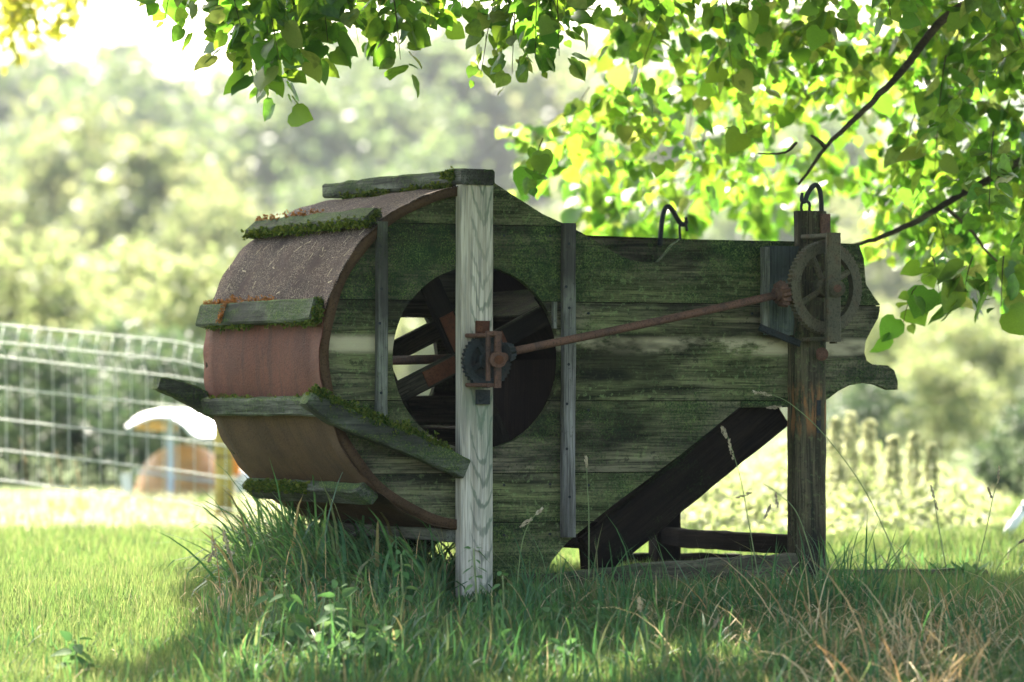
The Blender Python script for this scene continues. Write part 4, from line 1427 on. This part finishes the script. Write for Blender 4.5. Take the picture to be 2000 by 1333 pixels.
LEFT = math.atan2(-RT.y, -RT.x)
st.add(*long_patch(900, 560, 900, 11.4, 12.6, .18, .42, 2.0, (.007, .016), 40, LEFT))
st.add(*long_patch(700, 470, 720, 11.8, 13.2, .20, .48, 2.0, (.007, .016), 30, LEFT))
st.add(*long_patch(420, 520, 680, 12.4, 13.4, .26, .50, 2.0, (.007, .015), 20, LEFT))
st.add(*long_patch(900, 780, 1080, 10.6, 12.2, .08, .20, 1.2, (.004, .010), 40))
st.add(*long_patch(1900, 880, 2040, 8.6, 11.6, .07, .22, 1.2, (.005, .011), 160, None, .5))
st.add(*long_patch(2600, 420, 1000, 8.4, 11.4, .07, .22, 1.2, (.005, .011), 110, None, .5))
st.add(*long_patch(1300, -40, 600, 8.2, 10.2, .05, .13, 1.0, (.004, .008), 90, None, .5))
st.add(*long_patch(900, 1000, 2040, 7.6, 9.4, .08, .22, 1.2, (.005, .011), 90, None, .5))
st.add(*long_patch(900, 1500, 2040, 11.6, 14.2, .07, .17, 1.1, (.004, .010), 60))
st.add(*long_patch(160, 1560, 1720, 11.0, 11.8, .14, .36, 1.0, (.005, .009)))
st.add(*long_patch(230, 1000, 1580, 10.6, 11.75, .14, .32, 1.2, (.004, .008)))
tag(obj("long_grass", st.mesh("long_grass"), M_longgrass), "long arching green grass growing round the machine's feet", "grass", None, "stuff")

st = Stack()
st.add(*long_patch(1100, 1340, 2040, 7.8, 11.3, .14, .36, 2.2, (.003, .006), 60, None, 1.1))
st.add(*long_patch(800, 1040, 1760, 10.0, 11.9, .10, .28, 2.2, (.003, .0055), 60, None, 1.1))
st.add(*long_patch(800, 1640, 1900, 7.8, 10.4, .22, .42, 2.3, (.0035, .007), 22, None, 1.1))
st.add(*long_patch(400, 600, 1000, 10.8, 12.2, .08, .24, 1.6, (.002, .005), 30, None, .7))
st.add(*long_patch(220, 400, 560, 10.8, 12.0, .08, .22, 1.5, (.002, .005), 15, None, .6))
st.add(*long_patch(150, 0, 1100, 8.2, 11.0, .06, .18, 1.5, (.002, .005), 0, None, .6))
tag(obj("dry_grass", st.mesh("dry_grass"), M_dry), "dry straw coloured grass tangled in the near right corner", "grass", None, "stuff")

# pale seeding grass along the fence, bright meadow beyond on the right
st = Stack()
st.add(*long_patch(9000, -60, 640, 17.5, 20.5, .04, .13, .7, (.004, .009), 260))
st.add(*long_patch(6000, -60, 640, 20.5, 25, .05, .14, .7, (.005, .010), 160))
tag(obj("seed_grass", st.mesh("seed_grass"), M_seed), "pale bleached seeding grass along the foot of the wire fence", "grass", None, "stuff")
N = 52000
dpt = rng.uniform(16.5, 26, N)
uu = rng.uniform(1040, 1960, N)
stem_ = rng.integers(0, 700, N)
su, sd, sh = rng.uniform(1040, 1960, 700), rng.uniform(16.5, 26, 700), rng.uniform(.55, 1.25, 700)
gath = rng.uniform(0, 1, N) < .7
uu = np.where(gath, su[stem_] + rng.normal(0, 7, N), uu)
dpt = np.where(gath, sd[stem_] + rng.normal(0, .05, N), dpt)
r = (uu - 1000) / FPX * dpt
hm = (.23 + .05 * np.sin(uu * .013) + .04 * np.sin(uu * .041 + 1)) * np.clip((dpt - 15.5) / 4, .25, 1.1) * np.clip((2000 - uu) / 200, .25, 1) * np.where(gath, sh[stem_], .8)
p = np.array(CAM)[None] + np.array(RT) * r[:, None] + np.array(FW) * dpt[:, None]
p[:, 2] = rng.uniform(0, 1, N) ** .8 * hm
tip = rand_dirs(N); nr = rand_dirs(N); nr[:, 2] += .8
v, f = scatter(CARD * [.7, 1, 1], CARD_F, p, rots(tip, nr), rng.uniform(.018, .050, N))
tag(obj("meadow_plants", mesh_np("meadow_plants", v, f), M_meadow), "mass of sunlit yellow green weeds beyond the machine on the right", "weeds", None, "stuff")

# flower spikes
SP = [(1632, 818, "leftmost pale flower spike, half hidden by the right leg"), (1662, 808, "tall pale flower spike next to the right leg"), (1698, 822, "straight pale flower spike third from the right leg"),
      (1745, 855, "short pale flower spike in the middle of the row"), (1786, 848, "slightly leaning pale flower spike right of the short one"), (1820, 868, "last pale flower spike at the right end of the row")]
for i, (u0, v0, lab) in enumerate(SP):
    dp = 19.5 + .25 * (i % 3)
    top = A(u0, v0, dp); base = W((u0 + random.uniform(-6, 6) - 1000) / FPX * dp, dp, 0)
    fs = empty("flower_spike", base, lab, "flower", "pale flower spikes in the sunlit meadow")
    tube("stem", [base, base.lerp(top, .5) + Vector((.01, 0, 0)), top], [.006, .005, .002], M_stem, fs, 6)
    n_ = 420
    t = rng.uniform(.40, 1, n_)
    rad = .036 * (1 - t) ** .5 + .008
    aa = rng.uniform(0, 6.28, n_)
    pos = np.array(base) + (np.array(top) - np.array(base)) * t[:, None]
    out = np.stack([np.cos(aa), np.sin(aa), np.full(n_, .4)], 1)
    pos = pos + out * rad[:, None] * rng.uniform(.3, 1, n_)[:, None]
    v, f = scatter(CARD, CARD_F, pos, rots(out, rand_dirs(n_)), rng.uniform(.012, .024, n_))
    obj("blossom_head", mesh_np("blossom_head", v, f), M_spike, fs)

# nettles and other leafy plants in the near grass
NL_V = np.array([(0, 0, 0), (.22, .12, .03), (.30, .36, .05), (.18, .70, .0), (0, 1.0, -.12), (-.18, .70, .0), (-.30, .36, .05), (-.22, .12, .03), (0, .38, -.03), (0, .7, -.06)])
NL_F = np.array([(0, 1, 8), (1, 2, 8), (2, 3, 9), (2, 9, 8), (3, 4, 9), (4, 5, 9), (5, 6, 9), (6, 8, 9), (6, 7, 8), (7, 0, 8)])
nl_me = mesh_np("leaf", NL_V, NL_F); nl_me.materials.append(M_nettle)


def nettle(u0, vbase_d, hgt, label, lean=(0, 0), pairs=9, size=.085, group="nettles in the near grass"):
    vbase_d = float(near(vbase_d))
    base = W((u0 - 1000) / FPX * vbase_d, vbase_d, 0)
    base.z = float(gz(base)) - .01
    e = empty("nettle_plant", base, label, "plant", group)
    top = base + Vector((lean[0], lean[1], hgt))
    mid = base.lerp(top, .5) + Vector((random.uniform(-.01, .01), 0, .01))
    path = smooth_path([base, mid, top], 6)
    tube("stem", path, list(np.linspace(.0042, .0018, len(path))), M_stem, e, 6)
    for i in range(pairs):
        t = .18 + .82 * i / (pairs - 1)
        q = path[min(len(path) - 1, int(t * (len(path) - 1)))]
        a0 = i * 1.57 + random.uniform(-.3, .3)
        sz = size * (1.15 - .75 * t) * random.uniform(.85, 1.15)
        for s in (0, math.pi):
            a = a0 + s
            tipd = Vector((math.cos(a), math.sin(a), random.uniform(-.9, -.1) + (.9 if t > .9 else 0)))
            Rm = Matrix(rots(np.array([tipd]), np.array([[math.cos(a) * .6 + random.uniform(-.5, .5), math.sin(a) * .6 + random.uniform(-.5, .5), .7]]))[0].tolist()).to_4x4() @ Matrix.Scale(sz, 4)
            Rm.translation = q + Vector((math.cos(a), math.sin(a), .1)) * .008
            obj("leaf", nl_me, M_nettle, e, Rm)
    return e


nettle(560, 10.2, .20, "second slim nettle, leaning left of the clump above the short one", (-.06, 0), 9)
nettle(655, 9.95, .20, "tallest nettle at the back of the foreground clump", (.01, 0), 10, .095)
nettle(720, 9.2, .14, "leafy nettle at the bottom edge on the clump's right side", (.03, 0), 9, .09)
nettle(665, 9.15, .12, "broad leaved nettle at the bottom edge in the clump's centre", (0, 0), 8, .10)
nettle(590, 9.9, .21, "slim nettle leaning left of the foreground clump", (-.05, 0), 8)
nettle(640, 9.7, .16, "broad nettle in the middle of the foreground clump", (.02, 0), 8, .095)
nettle(690, 9.6, .13, "short nettle on the right of the foreground clump", (.04, 0), 7, .09)
nettle(610, 9.3, .11, "low nettle at the very front of the clump", (.0, 0), 7, .09)
nettle(745, 9.4, .11, "low nettle right of the foreground clump by the bottom edge", (.02, 0), 7, .085)
nettle(790, 10.6, .24, "upright nettle with a bent tip in front of the dark grass", (-.01, 0), 8, .06)
nettle(935, 10.5, .26, "tall thin nettle overlapping the foot of the pale post", (-.015, 0), 9, .055)
nettle(975, 10.3, .20, "nettle standing just right of the pale post's foot", (.01, 0), 8, .06)
nettle(1100, 9.2, .10, "low nettle at the bottom edge under the sill beam", (0, 0), 7, .085)
nettle(140, 9.2, .12, "lone nettle in the lawn near the bottom left corner", (.01, 0), 7, .10)
nettle(965, 9.4, .11, "short nettle at the bottom edge below the pale post", (.01, 0), 7, .085)
for k in range(22):
    nettle(random.uniform(480, 1180), random.uniform(9.0, 10.7), random.uniform(.06, .13), "low leafy weed in the shaded grass along the bottom of the picture", (random.uniform(-.03, .03), 0), 6, random.uniform(.06, .09), "low weeds along the bottom")
# broad dock leaves at the sunlit edge on the right
for u0, dp, hh, lab in ((1852, 12.9, .10, "broad dock plant with upright leaves, left one at the sunlit edge"), (1895, 12.8, .11, "broad dock plant with upright leaves, right one at the sunlit edge")):
    base = W((u0 - 1000) / FPX * dp, dp, 0)
    e = empty("dock_plant", base, lab, "plant", "dock plants on the sunlit edge")
    for k in range(6):
        a = k * 1.05 + random.uniform(-.3, .3)
        tipd = np.array([[math.cos(a) * .7, math.sin(a) * .7, 1.1]])
        Rm = Matrix(rots(tipd, np.array([[-math.cos(a), -math.sin(a), .8]]))[0].tolist()).to_4x4() @ Matrix.Scale(hh * random.uniform(.8, 1.1), 4)
        Rm.translation = base
        obj("leaf", nl_me, M_nettle, e, Rm)


def stalk(pix, d, label, head, hl=10, hr=.007, mat=None, group="seeding grass stalks"):
    d = float(near(d))
    pts = smooth_path([A(u_, v_, d) for u_, v_ in pix], 6)
    e = empty("grass_stalk", pts[0], label, "grass stalk", group)
    tube("stem", pts, list(np.linspace(.0019, .0009, len(pts))), mat or M_stem, e, 5)
    for (u0, v0, u1, v1, wpx) in head:
        p0, p1 = np.array(A(u0, v0, d)), np.array(A(u1, v1, d))
        n_ = 40
        t = rng.uniform(0, 1, n_)
        wd = wpx / 679.0 * np.sin(np.pi * np.clip(t * .9 + .08, 0, 1)) * .5
        pos = p0 + (p1 - p0) * t[:, None] + rand_dirs(n_) * wd[:, None] * .6
        tip = (p1 - p0)[None] / np.linalg.norm(p1 - p0) + rand_dirs(n_) * .5
        v, f = scatter(CARD * [.5, 1, 1], CARD_F, pos, rots(tip, rand_dirs(n_)), rng.uniform(.006, .011, n_))
        obj("seed_head", mesh_np("seed_head", v, f), M_chaff, e)
    return e


stalk([(1485, 1150), (1462, 1020), (1445, 930), (1420, 850)], 11.3, "thin stalk with two brown seed heads before the dark chute", [(1432, 900, 1424, 862, 9), (1420, 858, 1411, 834, 14)])
stalk([(1760, 1110), (1690, 960), (1610, 850), (1545, 790), (1505, 770)], 11.2, "long bowed stalk with pale drooping head crossing the right leg", [(1508, 772, 1470, 766, 11), (1528, 795, 1500, 797, 9)])
stalk([(1150, 1130), (1150, 1000), (1147, 950), (1146, 905)], 11.4, "short straight stalk before the lower planks beside the slim upright", [(1146, 915, 1145, 895, 5)])
stalk([(1600, 1140), (1560, 1010), (1520, 965), (1490, 945)], 11.2, "leaning stalk with fine dark spikelets in the gap under the chute", [(1505, 985, 1495, 1010, 5), (1515, 960, 1518, 990, 4), (1470, 962, 1440, 972, 8)])
stalk([(1850, 1120), (1835, 1040), (1825, 980), (1818, 950)], 11.8, "straight dark tipped stalk in front of the bright weeds", [(1832, 1000, 1818, 950, 6)])
stalk([(1905, 1120), (1925, 1040), (1940, 970), (1950, 930)], 12.2, "thin stalk with loose head near the right edge", [(1938, 975, 1930, 955, 6), (1948, 945, 1952, 915, 5)])
stalk([(430, 1150), (425, 1100), (418, 1060), (412, 1030)], 11.8, "brown seed stalk at the left side of the grass clump", [(424, 1100, 414, 1050, 14), (418, 1075, 408, 1095, 10)], mat=M_dry)
stalk([(470, 1150), (450, 1090), (440, 1060), (436, 1030)], 11.7, "second brown seed stalk beside the grass clump, the taller one", [(446, 1085, 437, 1040, 14), (442, 1065, 452, 1090, 8)], mat=M_dry)
stalk([(1280, 1340), (1262, 1250), (1255, 1200), (1250, 1185)], 9.4, "thick yellow stalk with a bud at the bottom edge", [(1252, 1195, 1249, 1172, 16)], mat=M_stem)
stalk([(1340, 1345), (1355, 1290), (1385, 1235), (1400, 1215)], 9.2, "bent straw stalk at the bottom edge right of the budded one", [(1392, 1226, 1402, 1210, 5)], mat=M_dry)
stalk([(1010, 1140), (1020, 1060), (1035, 1020), (1052, 1000)], 11.3, "low stalk with two pale heads at the foot of the planks", [(1015, 1030, 1040, 1012, 11), (1045, 1006, 1058, 996, 10)])
stalk([(1930, 1150), (1960, 1090), (2005, 1050)], 11.5, "leaning green stalk in the right corner of the bright weeds", [(1990, 1062, 2003, 1052, 4)])
# fence-side tall seed stalks
for i, (u0, v0, v1, lab) in enumerate(((55, 1000, 860, "pale curved seed stalk at the far left of the wire fence"), (125, 1000, 885, "pale seed stalk by the fence left of the dark gap"), (160, 1005, 900, "stout pale seed stalk in front of the dark hedge"), (108, 1005, 910, "short pale seed stalk between the taller two"))):
    stalk([(u0, v0), (u0 - 4, (v0 + v1) / 2), (u0 - 14, v1)], 18.4, lab, [(u0 - 4, v1 + 45, u0 - 16, v1 - 6, 15)], mat=M_dry, group="seed stalks at the fence")
